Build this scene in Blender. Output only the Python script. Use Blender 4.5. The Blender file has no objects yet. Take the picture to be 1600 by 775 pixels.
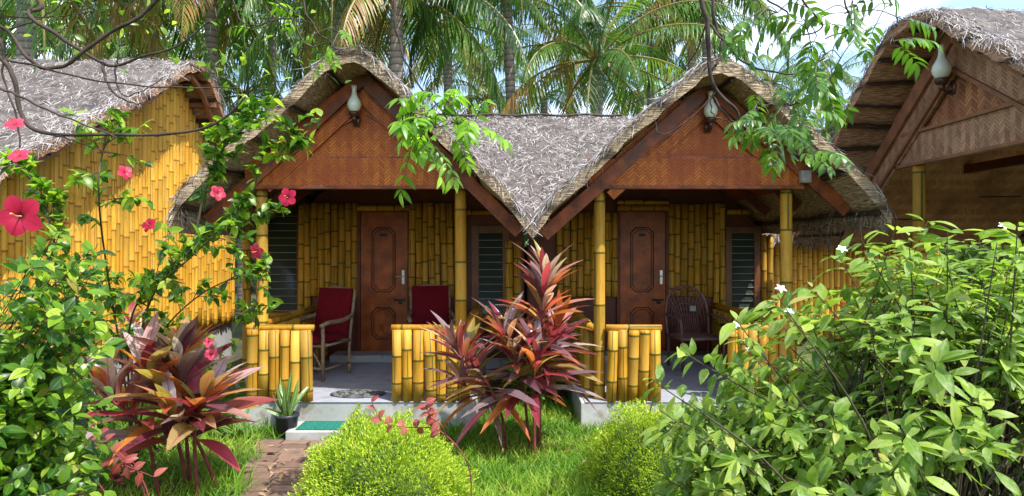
import bpy, math, random
import numpy as np
R = math.radians
rng = np.random.default_rng(7)
random.seed(7)
sc = bpy.context.scene
C = bpy.context.collection

# ---------------------------------------------------------------- camera, world, sun
F = 1000.0; CAMZ = 1.53; GZ = -0.27
cd = bpy.data.cameras.new('camera'); cam = bpy.data.objects.new('camera', cd); C.objects.link(cam)
cam.location = (0, 0, CAMZ); cam.rotation_euler = (R(90), 0, 0)
cd.sensor_width = 36; cd.lens = 36 * F / 1600; cd.clip_start = 0.05; cd.clip_end = 2000
sc.camera = cam
SUN = np.array([0.38, -0.35, 0.87]); SUN /= np.linalg.norm(SUN)
w = bpy.data.worlds.new('World'); sc.world = w; w.use_nodes = True
nt = w.node_tree; nt.nodes.clear()
sky = nt.nodes.new('ShaderNodeTexSky'); sky.sky_type = 'NISHITA'; sky.sun_disc = False
sky.sun_elevation = math.asin(SUN[2]); sky.sun_rotation = math.atan2(SUN[0], SUN[1])
sky.air_density = 1.0; sky.dust_density = 1.5
bg = nt.nodes.new('ShaderNodeBackground'); bg.inputs[1].default_value = 0.15
# soft clouds mixed in the sky
tc = nt.nodes.new('ShaderNodeTexCoord'); mp = nt.nodes.new('ShaderNodeMapping'); mp.inputs['Scale'].default_value = (1, 1, 3.2)
nz = nt.nodes.new('ShaderNodeTexNoise'); nz.inputs['Scale'].default_value = 2.6; nz.inputs['Detail'].default_value = 7
rp = nt.nodes.new('ShaderNodeValToRGB'); rp.color_ramp.elements[0].position = .50; rp.color_ramp.elements[1].position = .72
mx = nt.nodes.new('ShaderNodeMix'); mx.data_type = 'RGBA'; mx.inputs[7].default_value = (6.8, 7.2, 7.8, 1)
out = nt.nodes.new('ShaderNodeOutputWorld')
L = nt.links.new
L(tc.outputs['Generated'], mp.inputs[0]); L(mp.outputs[0], nz.inputs[0]); L(nz.outputs[0], rp.inputs[0])
L(rp.outputs[0], mx.inputs[0]); L(sky.outputs[0], mx.inputs[6]); L(mx.outputs[2], bg.inputs[0]); L(bg.outputs[0], out.inputs[0])
sl = bpy.data.lights.new('sun', 'SUN'); sl.energy = 3.05; sl.angle = R(0.5); sl.color = (1, .965, .90)
so = bpy.data.objects.new('sun', sl); C.objects.link(so)
from mathutils import Vector, Matrix
so.rotation_euler = Vector(SUN).to_track_quat('Z', 'Y').to_euler(); so.location = (3, -5, 12)
sc.view_settings.view_transform = 'Standard'; sc.view_settings.look = 'None'
sc.view_settings.exposure = 1.34; sc.view_settings.gamma = 1
sc.render.engine = 'CYCLES'
sc.cycles.use_denoising = True
sc.cycles.max_bounces = 7; sc.cycles.diffuse_bounces = 4; sc.cycles.glossy_bounces = 2
sc.cycles.transmission_bounces = 3; sc.cycles.transparent_max_bounces = 4
sc.cycles.sample_clamp_indirect = 6; sc.cycles.caustics_reflective = False; sc.cycles.caustics_refractive = False

def P(px, py, D):
    """the point D metres ahead that is seen at photograph pixel px, py"""
    return np.array([(px - 800) / F * D, D, CAMZ + (387.5 - py) / F * D])

# ---------------------------------------------------------------- mesh builder
class MB:
    def __init__(s):
        s.V = []; s.A = []; s.U = []; s.F = []; s.n = 0
    def add(s, v, f, att=None, uv=None, mi=0):
        v = np.asarray(v, float).reshape(-1, 3); f = np.asarray(f, int)
        a = np.zeros((len(v), 3)) if att is None else np.broadcast_to(np.asarray(att, float), (len(v), 3))
        u = v[:, [0, 2]] if uv is None else np.asarray(uv, float)
        s.V.append(v); s.A.append(a); s.U.append(u); s.F.append((f + s.n, mi)); s.n += len(v)
    def build(s, name, mat, parent=None, smooth=False, bevel=0, local=False):
        V = np.concatenate(s.V); A = np.concatenate(s.A); U = np.concatenate(s.U)
        if parent is not None and not local:
            o_ = wloc(parent); V = V - np.array(o_)
        li = np.concatenate([f.ravel() for f, _ in s.F]); cnt = np.concatenate([np.full(len(f), f.shape[1]) for f, _ in s.F])
        mi = np.concatenate([np.full(len(f), m) for f, m in s.F])
        me = bpy.data.meshes.new(name)
        me.vertices.add(len(V)); me.vertices.foreach_set('co', V.astype(np.float32).ravel())
        me.loops.add(len(li)); me.loops.foreach_set('vertex_index', li.astype(np.int32))
        me.polygons.add(len(cnt)); st = np.concatenate([[0], np.cumsum(cnt)[:-1]])
        me.polygons.foreach_set('loop_start', st.astype(np.int32))
        me.polygons.foreach_set('material_index', mi.astype(np.int32))
        me.polygons.foreach_set('use_smooth', np.full(len(cnt), bool(smooth)))
        me.update(calc_edges=True)
        at = me.attributes.new('att', 'FLOAT_VECTOR', 'POINT'); at.data.foreach_set('vector', A.astype(np.float32).ravel())
        uvl = me.uv_layers.new(name='UVMap'); uvl.data.foreach_set('uv', U[li].astype(np.float32).ravel())
        me.validate()
        for m in (mat if isinstance(mat, (list, tuple)) else [mat]): me.materials.append(m)
        o = bpy.data.objects.new(name, me); C.objects.link(o)
        if parent is not None: o.parent = parent
        if bevel:
            b = o.modifiers.new('bevel', 'BEVEL'); b.width = bevel; b.segments = 2; b.limit_method = 'ANGLE'
        return o

def wloc(o):
    l = Vector((0, 0, 0))
    while o is not None: l += o.location; o = o.parent
    return l
def tag(o, label=None, cat=None, group=None, kind=None):
    if label: o['label'] = label
    if cat: o['category'] = cat
    if group: o['group'] = group
    if kind: o['kind'] = kind
    return o
def empty(name, loc=(0, 0, 0), rz=0, label=None, cat=None, group=None):
    o = bpy.data.objects.new(name, None); C.objects.link(o); o.location = loc; o.rotation_euler = (0, 0, rz)
    o.empty_display_size = .2
    return tag(o, label, cat, group)
def copy_tree(o, parent=None):
    c = o.copy(); C.objects.link(c); c.parent = parent
    for ch in list(o.children): copy_tree(ch, c)
    return c

BOXF = np.array([[0, 3, 2, 1], [4, 5, 6, 7], [0, 1, 5, 4], [1, 2, 6, 5], [2, 3, 7, 6], [3, 0, 4, 7]])
def box(mb, a, b, att=None, mi=0, M=None):
    x0, y0, z0 = np.minimum(a, b); x1, y1, z1 = np.maximum(a, b)
    v = np.array([[x0, y0, z0], [x1, y0, z0], [x1, y1, z0], [x0, y1, z0], [x0, y0, z1], [x1, y0, z1], [x1, y1, z1], [x0, y1, z1]], float)
    if M is not None: v = (np.array(M.to_3x3()) @ v.T).T + np.array(M.translation)
    V = v[BOXF.ravel()]; f = np.arange(24).reshape(6, 4)
    n = [(0, 1), (0, 1), (0, 2), (1, 2), (0, 2), (1, 2)]
    uv = np.concatenate([v[BOXF[i]][:, list(n[i])] for i in range(6)])
    if mb_weld: mb.add(v, BOXF, att, uv=v[:, [0, 2]], mi=mi)
    else: mb.add(V, f, att, uv, mi)
mb_weld = True
def plank(mb, p, q, wdt, thk, up=(0, 0, 1), att=None, mi=0):
    """rectangular bar from p to q: wdt measured along 'up', thk across"""
    p = Vector(p); q = Vector(q); d = (q - p); l = d.length; d.normalize()
    u = Vector(up); u = (u - d * u.dot(d)).normalized(); s_ = d.cross(u)
    M = Matrix((d, s_, u)).transposed().to_4x4(); M.translation = p
    box(mb, (0, -thk / 2, -wdt / 2), (l, thk / 2, wdt / 2), att, mi, M)
def tube(mb, pts, rad, sides=8, att=None, mi=0, cap=True):
    pts = np.asarray(pts, float); n = len(pts); rad = np.broadcast_to(np.asarray(rad, float), (n,))
    t = np.gradient(pts, axis=0); t /= np.linalg.norm(t, axis=1)[:, None] + 1e-9
    ref = np.array([0, 0, 1.]) if abs(t[0][2]) < .9 else np.array([1., 0, 0])
    a = np.cross(t[0], ref); a /= np.linalg.norm(a); V = []; U = []
    ang = np.arange(sides) / sides * 2 * math.pi
    ln = 0
    for i in range(n):
        a = a - t[i] * a.dot(t[i]); a /= np.linalg.norm(a) + 1e-9; b = np.cross(t[i], a)
        if i: ln += np.linalg.norm(pts[i] - pts[i - 1])
        V.append(pts[i] + rad[i] * (np.cos(ang)[:, None] * a + np.sin(ang)[:, None] * b))
        U.append(np.stack([ang / 6.2832, np.full(sides, ln)], 1))
    V = np.concatenate(V); U = np.concatenate(U)
    i = np.arange(n - 1)[:, None]; j = np.arange(sides)[None]
    f = np.stack([i * sides + j, i * sides + (j + 1) % sides, (i + 1) * sides + (j + 1) % sides, (i + 1) * sides + j], -1).reshape(-1, 4)
    base = mb.n
    mb.add(V, f, att, U, mi)
    if cap and sides > 3:
        for k in (0, n - 1):
            idx = k * sides + np.arange(sides)
            if k == 0: idx = idx[::-1]
            mb.F.append(((idx + base)[None], mi))
def lathe(mb, prof, c=(0, 0, 0), sides=24, att=None, mi=0, sx=1, sy=1):
    prof = np.asarray(prof, float); ang = np.arange(sides) / sides * 2 * math.pi
    V = np.array([[r * math.cos(a) * sx, r * math.sin(a) * sy, z] for r, z in prof for a in ang]) + np.array(c)
    n = len(prof); i = np.arange(n - 1)[:, None]; j = np.arange(sides)[None]
    f = np.stack([i * sides + j, i * sides + (j + 1) % sides, (i + 1) * sides + (j + 1) % sides, (i + 1) * sides + j], -1).reshape(-1, 4)
    mb.add(V, f, att, None, mi)
def spline(pts, n=24):
    pts = np.asarray(pts, float); m = len(pts)
    if m < 3: return np.array([pts[0] + (pts[-1] - pts[0]) * t for t in np.linspace(0, 1, n)])
    P_ = np.concatenate([[2 * pts[0] - pts[1]], pts, [2 * pts[-1] - pts[-2]]]); o = []
    for u in np.linspace(0, m - 1 - 1e-6, n):
        i = int(u); t = u - i; p0, p1, p2, p3 = P_[i:i + 4]
        o.append(.5 * (2 * p1 + (p2 - p0) * t + (2 * p0 - 5 * p1 + 4 * p2 - p3) * t * t + (3 * p1 - p0 - 3 * p2 + p3) * t ** 3))
    return np.array(o)

# leaf template: length along y 0..1, width +-.5 in x, normal z
def leaf_t(n=4, prof=None, fold=.25, droop=.25, peak=.4):
    t = np.linspace(0, 1, n + 1)
    if prof is None: wd = np.where(t < peak, np.sin(t / peak * math.pi / 2) ** .8, np.cos((t - peak) / (1 - peak) * math.pi / 2) ** .9)
    else: wd = np.interp(t, *prof)
    wd = np.clip(wd, .03, 1)
    V = []; U = []
    for i in range(n + 1):
        for s_ in (-1, 0, 1):
            V.append([s_ * wd[i] * .5, t[i], abs(s_) * wd[i] * fold * .5, -droop * t[i] ** 2]); U.append([.5 + s_ * .5, t[i]])
    f = []
    for i in range(n):
        for k in (0, 1): a = i * 3 + k; f.append([a, a + 1, a + 4, a + 3])
    return np.array(V), np.array(f), np.array(U)
def nrm(a): return a / (np.linalg.norm(a, axis=-1, keepdims=True) + 1e-9)
def scatter(mb, T, pos, d, up, ln, wd, rnd=None, mi=0, b=0., cvec=None):
    V, f, U = T; N = len(pos)
    if N == 0: return
    d = nrm(np.asarray(d, float)); up = np.asarray(up, float); x = nrm(np.cross(d, up)); z = np.cross(x, d)
    ln = np.broadcast_to(ln, (N,)); wd = np.broadcast_to(wd, (N,))
    W = (pos[:, None] + x[:, None] * (V[None, :, 0, None] * wd[:, None, None]) + d[:, None] * (V[None, :, 1, None] * ln[:, None, None])
         + z[:, None] * (V[None, :, 2, None] * wd[:, None, None] + V[None, :, 3, None] * ln[:, None, None]))
    m = len(V); ff = (f[None] + (np.arange(N) * m)[:, None, None]).reshape(-1, 4)
    rnd = rng.random(N) if rnd is None else rnd
    A = np.zeros((N, m, 3)); A[:, :, 0] = rnd[:, None]; A[:, :, 1] = b; A[:, :, 2] = rng.random(N)[:, None] if cvec is None else cvec[:, None]
    mb.add(W.reshape(-1, 3), ff, A.reshape(-1, 3), np.tile(U, (N, 1)), mi)
def rdir(N): return nrm(rng.normal(size=(N, 3)))

# ---------------------------------------------------------------- materials
def mat_new(name):
    m = bpy.data.materials.new(name); m.use_nodes = True; t = m.node_tree; t.nodes.clear()
    o = t.nodes.new('ShaderNodeOutputMaterial'); return m, t, o
class N:
    def __init__(s, t): s.t = t
    def __call__(s, kind, **kw):
        n = s.t.nodes.new(kind)
        for k, v in kw.items():
            if k.startswith('i_'):
                key = k[2:]; key = int(key) if key.isdigit() else key.replace('_', ' ')
                (s.t.links.new(v, n.inputs[key]) if hasattr(v, 'is_output') or isinstance(v, bpy.types.NodeSocket) else setattr(n.inputs[key], 'default_value', v))
            else: setattr(n, k, v)
        return n
    def math(s, op, a, b=0., c=None):
        n = s.t.nodes.new('ShaderNodeMath'); n.operation = op
        for i, v in enumerate((a, b) if c is None else (a, b, c)):
            if isinstance(v, bpy.types.NodeSocket): s.t.links.new(v, n.inputs[i])
            else: n.inputs[i].default_value = v
        return n.outputs[0]
    def mix(s, fac, a, b, mode='MIX'):
        n = s.t.nodes.new('ShaderNodeMix'); n.data_type = 'RGBA'; n.blend_type = mode
        for i, v in ((0, fac), (6, a), (7, b)):
            if isinstance(v, bpy.types.NodeSocket): s.t.links.new(v, n.inputs[i])
            else: n.inputs[i].default_value = v if i == 0 else (*v, 1)
        return n.outputs[2]
    def ramp(s, fac, stops):
        n = s.t.nodes.new('ShaderNodeValToRGB'); e = n.color_ramp.elements
        while len(e) < len(stops): e.new(.5)
        for k, (p, c) in enumerate(stops): e[k].position = p; e[k].color = (*c, 1)
        s.t.links.new(fac, n.inputs[0]); return n.outputs[0]
def att(n):
    a = n('ShaderNodeAttribute', attribute_name='att'); sp = n('ShaderNodeSeparateXYZ', i_0=a.outputs['Vector']); return sp.outputs
def noise(n, scale, detail=4, vec=None, rough=.55):
    k = n('ShaderNodeTexNoise'); k.inputs['Scale'].default_value = scale; k.inputs['Detail'].default_value = detail; k.inputs['Roughness'].default_value = rough
    if vec is None: vec = n('ShaderNodeTexCoord').outputs['Object']
    n.t.links.new(vec, k.inputs[0]); return k.outputs[0]
def bump(n, h, strength=.3, dist=.01):
    b = n('ShaderNodeBump'); b.inputs['Strength'].default_value = strength; b.inputs['Distance'].default_value = dist
    n.t.links.new(h, b.inputs['Height']); return b.outputs[0]
def pbr(name, col, rough=.6, var=.15, scale=8, spec=.4, bmp=.15, metal=0, dirt=None):
    m, t, o = mat_new(name); n = N(t); nz_ = noise(n, scale, 6)
    dark = tuple(c * (1 - var * 2) for c in col); lite = tuple(min(1, c * (1 + var)) for c in col)
    c = n.ramp(nz_, [(.3, dark), (.7, lite)])
    if dirt:
        nd = noise(n, dirt[0], 5); c = n.mix(n.ramp(nd, [(.52, (0, 0, 0)), (.66, (1, 1, 1))]), c, dirt[1])
    b = n('ShaderNodeBsdfPrincipled', i_Base_Color=c, i_Roughness=rough, i_Metallic=metal)
    b.inputs['Specular IOR Level'].default_value = spec
    t.links.new(bump(n, noise(n, scale * 6, 4), bmp, .004), b.inputs['Normal']); t.links.new(b.outputs[0], o.inputs[0]); return m
def leafmat(name, stops, trans=.35, rough=.45, rib=None, edge=None, spots=None, tcol=1.25, mark=None, spec=.35, base=None, blem=None):
    """stops: colour over the per-leaf random number; rib: colour of the midrib; edge: colour at the leaf margin"""
    m, t, o = mat_new(name); n = N(t); a = att(n); uv = n('ShaderNodeTexCoord').outputs['UV']; su = n('ShaderNodeSeparateXYZ', i_0=uv).outputs
    c = n.ramp(a[0], stops)
    off = n.math('ABSOLUTE', n.math('SUBTRACT', su[0], .5))
    c = n.mix(n.math('MULTIPLY', noise(n, 14, 3), .35), c, n.mix(1., c, (.4, .4, .4), 'MULTIPLY'))
    if edge: c = n.mix(n.ramp(off, [(.30, (0, 0, 0)), (.47, (1, 1, 1))]), c, edge)
    if spots:
        mp_ = n('ShaderNodeMapping', i_0=uv); mp_.inputs['Scale'].default_value = (1.6, 2.2, 1); t.links.new(a[2], mp_.inputs['Location'])
        c = n.mix(n.math('MULTIPLY', n.ramp(noise(n, 1.7, 3, mp_.outputs[0]), [(.48, (0, 0, 0)), (.72, (1, 1, 1))]), .7), c, spots)
    if rib: c = n.mix(n.math('MULTIPLY', n.math('LESS_THAN', off, .05), .7), c, rib)
    if base: c = n.mix(n.ramp(su[1], [(.10, (1, 1, 1)), (.28, (0, 0, 0))]), c, base)
    if blem: c = n.mix(n.ramp(noise(n, 45, 2), [(.66, (0, 0, 0)), (.70, (.85, .85, .85))]), c, blem)
    if mark: c = n.mix(a[1], c, mark)
    p = n('ShaderNodeBsdfPrincipled', i_Base_Color=c, i_Roughness=rough); p.inputs['Specular IOR Level'].default_value = spec
    tr = n('ShaderNodeBsdfTranslucent', i_Color=n.mix(1., c, (tcol, tcol * 1.05, tcol * .6), 'MULTIPLY'))
    ms = n('ShaderNodeMixShader', i_0=trans); t.links.new(p.outputs[0], ms.inputs[1]); t.links.new(tr.outputs[0], ms.inputs[2]); t.links.new(ms.outputs[0], o.inputs[0])
    return m

def bamboo_mat(name, c1, c2, line=(.09, .10, .02)):
    m, t, o = mat_new(name); n = N(t); a = att(n); uv = n('ShaderNodeTexCoord').outputs['UV']; su = n('ShaderNodeSeparateXYZ', i_0=uv).outputs
    c = n.mix(a[0], c1, c2)
    mpp = n('ShaderNodeMapping', i_0=n('ShaderNodeTexCoord').outputs['Object']); mpp.inputs['Scale'].default_value = (9, 9, 1.3)
    c = n.mix(n.ramp(noise(n, 3, 5, mpp.outputs[0]), [(.42, (0, 0, 0)), (.75, (.7, .7, .7))]), c, tuple(x * .5 for x in c1))
    c = n.mix(n.math('MULTIPLY', n.math('SUBTRACT', a[2], .45), .7), c, (.66, .40, .08))
    c = n.mix(n.math('MULTIPLY', n.math('LESS_THAN', a[2], .2), .35), c, (.30, .22, .05))
    c = n.mix(n.ramp(noise(n, 60, 2), [(.66, (0, 0, 0)), (.72, (.6, .6, .6))]), c, (.10, .05, .015))
    ctr = n.math('ADD', .5, n.math('MULTIPLY', n.math('SUBTRACT', a[2], .5), .55))
    ln = n.math('LESS_THAN', n.math('ABSOLUTE', n.math('SUBTRACT', su[0], ctr)), .032)
    on = n.math('GREATER_THAN', n.math('FRACT', n.math('MULTIPLY', a[2], 7.3)), .38)
    c = n.mix(n.math('MULTIPLY', n.math('MULTIPLY', ln, on), .8), c, line)
    c = n.mix(n.math('MULTIPLY', n.math('GREATER_THAN', a[1], .3), .85), c, line)
    p = n('ShaderNodeBsdfPrincipled', i_Base_Color=c, i_Roughness=.55); p.inputs['Specular IOR Level'].default_value = .22
    t.links.new(bump(n, noise(n, 30, 3, mpp.outputs[0]), .25, .004), p.inputs['Normal']); t.links.new(p.outputs[0], o.inputs[0]); return m

def weave_mat(name, c1, c2, s=.05, stain=None):
    """herringbone split-bamboo mat: 45 degree strips whose direction swaps in bands"""
    m, t, o = mat_new(name); n = N(t); su = n('ShaderNodeSeparateXYZ', i_0=n('ShaderNodeTexCoord').outputs['UV']).outputs
    wob = n.math('MULTIPLY', n.math('SUBTRACT', noise(n, 5, 2), .5), .02)
    u = n.math('ADD', n.math('DIVIDE', su[0], s), wob); v = n.math('DIVIDE', su[1], s)
    zig = n.math('PINGPONG', u, 1.0)
    st = n.math('FRACT', n.math('MULTIPLY', n.math('ADD', zig, v), 1.6))
    cell = n.math('FLOOR', n.math('MULTIPLY', n.math('ADD', zig, v), 1.6)); side = n.math('FLOOR', u)
    h = n.math('FRACT', n.math('MULTIPLY', n.math('SINE', n.math('ADD', n.math('MULTIPLY', cell, 12.9), n.math('MULTIPLY', side, 78.2))), 437.5))
    gap = n.ramp(st, [(.0, (0, 0, 0)), (.14, (1, 1, 1)), (.86, (1, 1, 1)), (1, (0, 0, 0))])
    par = n.math('MULTIPLY', n.math('MODULO', n.math('ABSOLUTE', side), 2.), .35)
    c = n.mix(n.math('ADD', n.math('MULTIPLY', h, .6), par), c1, c2)
    c = n.mix(gap, tuple(x * .4 for x in c1), c)
    c = n.mix(n.ramp(noise(n, 2.3, 6), [(.45, (0, 0, 0)), (.7, (.8, .8, .8))]), c, stain or tuple(x * .5 for x in c1))
    p = n('ShaderNodeBsdfPrincipled', i_Base_Color=c, i_Roughness=.5); p.inputs['Specular IOR Level'].default_value = .3
    t.links.new(bump(n, gap, .5, .006), p.inputs['Normal']); t.links.new(p.outputs[0], o.inputs[0]); return m

def simple_att(name, stops, rough=.8, sc_=20, trans=0):
    m, t, o = mat_new(name); n = N(t); a = att(n); c = n.ramp(a[0], stops)
    c = n.mix(n.math('MULTIPLY', noise(n, sc_, 4), .45), c, tuple(x * .4 for x in stops[0][1]))
    p = n('ShaderNodeBsdfPrincipled', i_Base_Color=c, i_Roughness=rough); p.inputs['Specular IOR Level'].default_value = .25
    if trans:
        tr = n('ShaderNodeBsdfTranslucent', i_Color=c); ms = n('ShaderNodeMixShader', i_0=trans)
        t.links.new(p.outputs[0], ms.inputs[1]); t.links.new(tr.outputs[0], ms.inputs[2]); t.links.new(ms.outputs[0], o.inputs[0])
    else: t.links.new(p.outputs[0], o.inputs[0])
    return m
def thatch_under(name, c1, c2, row=.34):
    m, t, o = mat_new(name); n = N(t); uv = n('ShaderNodeTexCoord').outputs['UV']; su = n('ShaderNodeSeparateXYZ', i_0=uv).outputs
    mp_ = n('ShaderNodeMapping', i_0=uv); mp_.inputs['Scale'].default_value = (1.5, 14, 1); mp_.inputs['Rotation'].default_value = (0, 0, .5)
    mq_ = n('ShaderNodeMapping', i_0=uv); mq_.inputs['Scale'].default_value = (1.5, 14, 1); mq_.inputs['Rotation'].default_value = (0, 0, -.6)
    h = n.math('MULTIPLY', noise(n, 6, 3, mp_.outputs[0]), noise(n, 6, 3, mq_.outputs[0]))
    c = n.ramp(h, [(.12, tuple(x * .25 for x in c1)), (.25, c1), (.42, c2)])
    fr = n.math('FRACT', n.math('ADD', n.math('DIVIDE', su[1], 1.4 * row), n.math('MULTIPLY', noise(n, 9, 3), .12)))
    c = n.mix(n.ramp(fr, [(0, (1, 1, 1)), (.10, (.9, .9, .9)), (.20, (0, 0, 0)), (.86, (0, 0, 0)), (1, (.7, .7, .7))]), c, tuple(x * .18 for x in c1))
    p = n('ShaderNodeBsdfPrincipled', i_Base_Color=c, i_Roughness=.85); p.inputs['Specular IOR Level'].default_value = .15
    t.links.new(bump(n, h, .8, .03), p.inputs['Normal']); t.links.new(p.outputs[0], o.inputs[0]); return m

M_BAM = bamboo_mat('bamboo_yellow', (.40, .19, .014), (.60, .32, .03), (.045, .065, .01))
M_BAM2 = bamboo_mat('bamboo_lit', (.56, .27, .02), (.76, .42, .045), (.22, .10, .02))  # bamboo colours raised so the left gable wall reads as sunlit
M_WEAVE = weave_mat('woven_mat_red', (.34, .072, .008), (.58, .18, .022), .055, (.27, .05, .008))
M_WEAVE2 = weave_mat('woven_mat_tan', (.30, .10, .04), (.60, .28, .12), .08)
M_WEAVE3 = weave_mat('woven_mat_band', (.34, .16, .08), (.66, .40, .23), .06)
M_BOARD = pbr('painted_board_brown', (.28, .064, .012), .5, .35, 7, dirt=(5, (.12, .04, .015)))
M_BOARD2 = pbr('board_tan', (.30, .13, .06), .5, .2, 6)
M_DARK = pbr('dark_brown_wall', (.13, .030, .010), .5, .2, 5)
M_DOOR = pbr('door_brown', (.38, .090, .012), .4, .3, 5, dirt=(7, (.24, .05, .010)))
M_GROOVE = pbr('door_groove', (.07, .018, .008), .5)
M_FRAME = pbr('window_frame_brown', (.17, .06, .02), .4, .2, 6)
M_WHITE = pbr('whitewashed_plaster', (.44, .44, .43), .8, .14, 3, bmp=.4, dirt=(6, (.27, .25, .20)))
M_FLOOR = pbr('cement_floor', (.38, .40, .46), .4, .14, 3, dirt=(3, (.24, .25, .28)))
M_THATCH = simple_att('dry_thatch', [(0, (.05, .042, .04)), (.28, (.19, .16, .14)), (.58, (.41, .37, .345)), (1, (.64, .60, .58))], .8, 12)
M_UNDER = thatch_under('thatch_underside', (.36, .26, .16), (.68, .56, .40))
M_UNDER2 = thatch_under('thatch_underside_red', (.44, .24, .13), (.74, .50, .33), .23)
M_BATTEN = pbr('batten_wood', (.16, .075, .035), .6, .25, 9)
M_DARKW = pbr('dark_stick', (.055, .032, .02), .7, .3, 12)
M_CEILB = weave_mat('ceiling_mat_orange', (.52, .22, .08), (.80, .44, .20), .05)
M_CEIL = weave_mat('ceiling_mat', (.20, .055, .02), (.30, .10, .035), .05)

# ---------------------------------------------------------------- bamboo
def culm(mb, p, q, r, sides=7, full=False, face=(0, -1, 0), step=.32, bulge=1.03):
    """one pole from p to q with painted node rings and joints"""
    p = np.array(p, float); q = np.array(q, float); d = q - p; Ln = np.linalg.norm(d); d /= Ln
    fc = np.array(face, float); fc = nrm(fc - d * fc.dot(d)); sd = np.cross(fc, d)
    zs = [(0, 1, 0)]; z = rng.uniform(.06, step); segs = [rng.random()]
    rings = [(0., r * .97, 0, segs[0])]
    while z < Ln - .03:
        s0 = segs[-1]; s1 = rng.random(); segs.append(s1)
        rings += [(z - .013, r * .99, 0, s0), (z - .004, r * bulge, 1, s0), (z + .004, r * bulge, 1, s1), (z + .013, r * .99, 0, s1)]
        z += step * rng.uniform(.72, 1.28)
    rings.append((Ln, r * .97, 0, segs[-1]))
    k = sides + (0 if full else 1)
    ang = np.linspace(0, 2 * math.pi, sides + 1) if full else np.linspace(-math.pi / 2 * 1.05, math.pi / 2 * 1.05, sides + 1)
    bow = rng.normal(0, .0022 * Ln); rnd = rng.random()
    V = []; A = []; U = []
    for (zz, rr, mk, sg) in rings:
        c = p + d * zz + sd * bow * math.sin(math.pi * zz / Ln)
        for a_ in ang:
            V.append(c + rr * (math.cos(a_) * fc + math.sin(a_) * sd)); A.append((rnd, mk, sg)); U.append(((a_ / math.pi * (.5 if full else 1) + .5) % 1.0001, zz))
    m = sides + 1; n_ = len(rings); i = np.arange(n_ - 1)[:, None]; j = np.arange(sides)[None]
    f = np.stack([i * m + j, i * m + j + 1, (i + 1) * m + j + 1, (i + 1) * m + j], -1).reshape(-1, 4)
    b = mb.n; mb.add(V, f, A, U)
    for k_ in (0, n_ - 1):
        idx = b + k_ * m + np.arange(m if not full else m - 1)
        if k_ == 0: idx = idx[::-1]
        mb.F.append((idx[None], 0))
def bamboo_row(mb, a, b, z0, z1, dia, face=(0, -1, 0), step=.32, jit=.007, sides=8):
    """row of upright poles from plan point a to b; z1 may be a function of the plan position 0..1"""
    a = np.array(a, float); b = np.array(b, float); Lr = np.linalg.norm(b - a); n_ = max(1, round(Lr / dia)); u = (b - a) / Lr
    ds = rng.uniform(.88, 1.12, n_); ds *= Lr / ds.sum(); x = 0
    fc = np.array(face[:2], float)
    for k in range(n_):
        c = a + u * (x + ds[k] / 2); x += ds[k]
        tp = z1((x - ds[k] / 2) / Lr) if callable(z1) else z1
        if tp - z0 < .08: continue
        t = rng.normal(0, jit) ; o_ = fc * rng.uniform(-.004, .008)
        culm(mb, (c[0] + o_[0] - u[0] * t, c[1] + o_[1] - u[1] * t, z0 + rng.uniform(-.008, .008)), (c[0] + o_[0] + u[0] * t, c[1] + o_[1] + u[1] * t, tp + rng.uniform(-.012, .006)),
             ds[k] * .49, sides, False, face, step)

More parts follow.
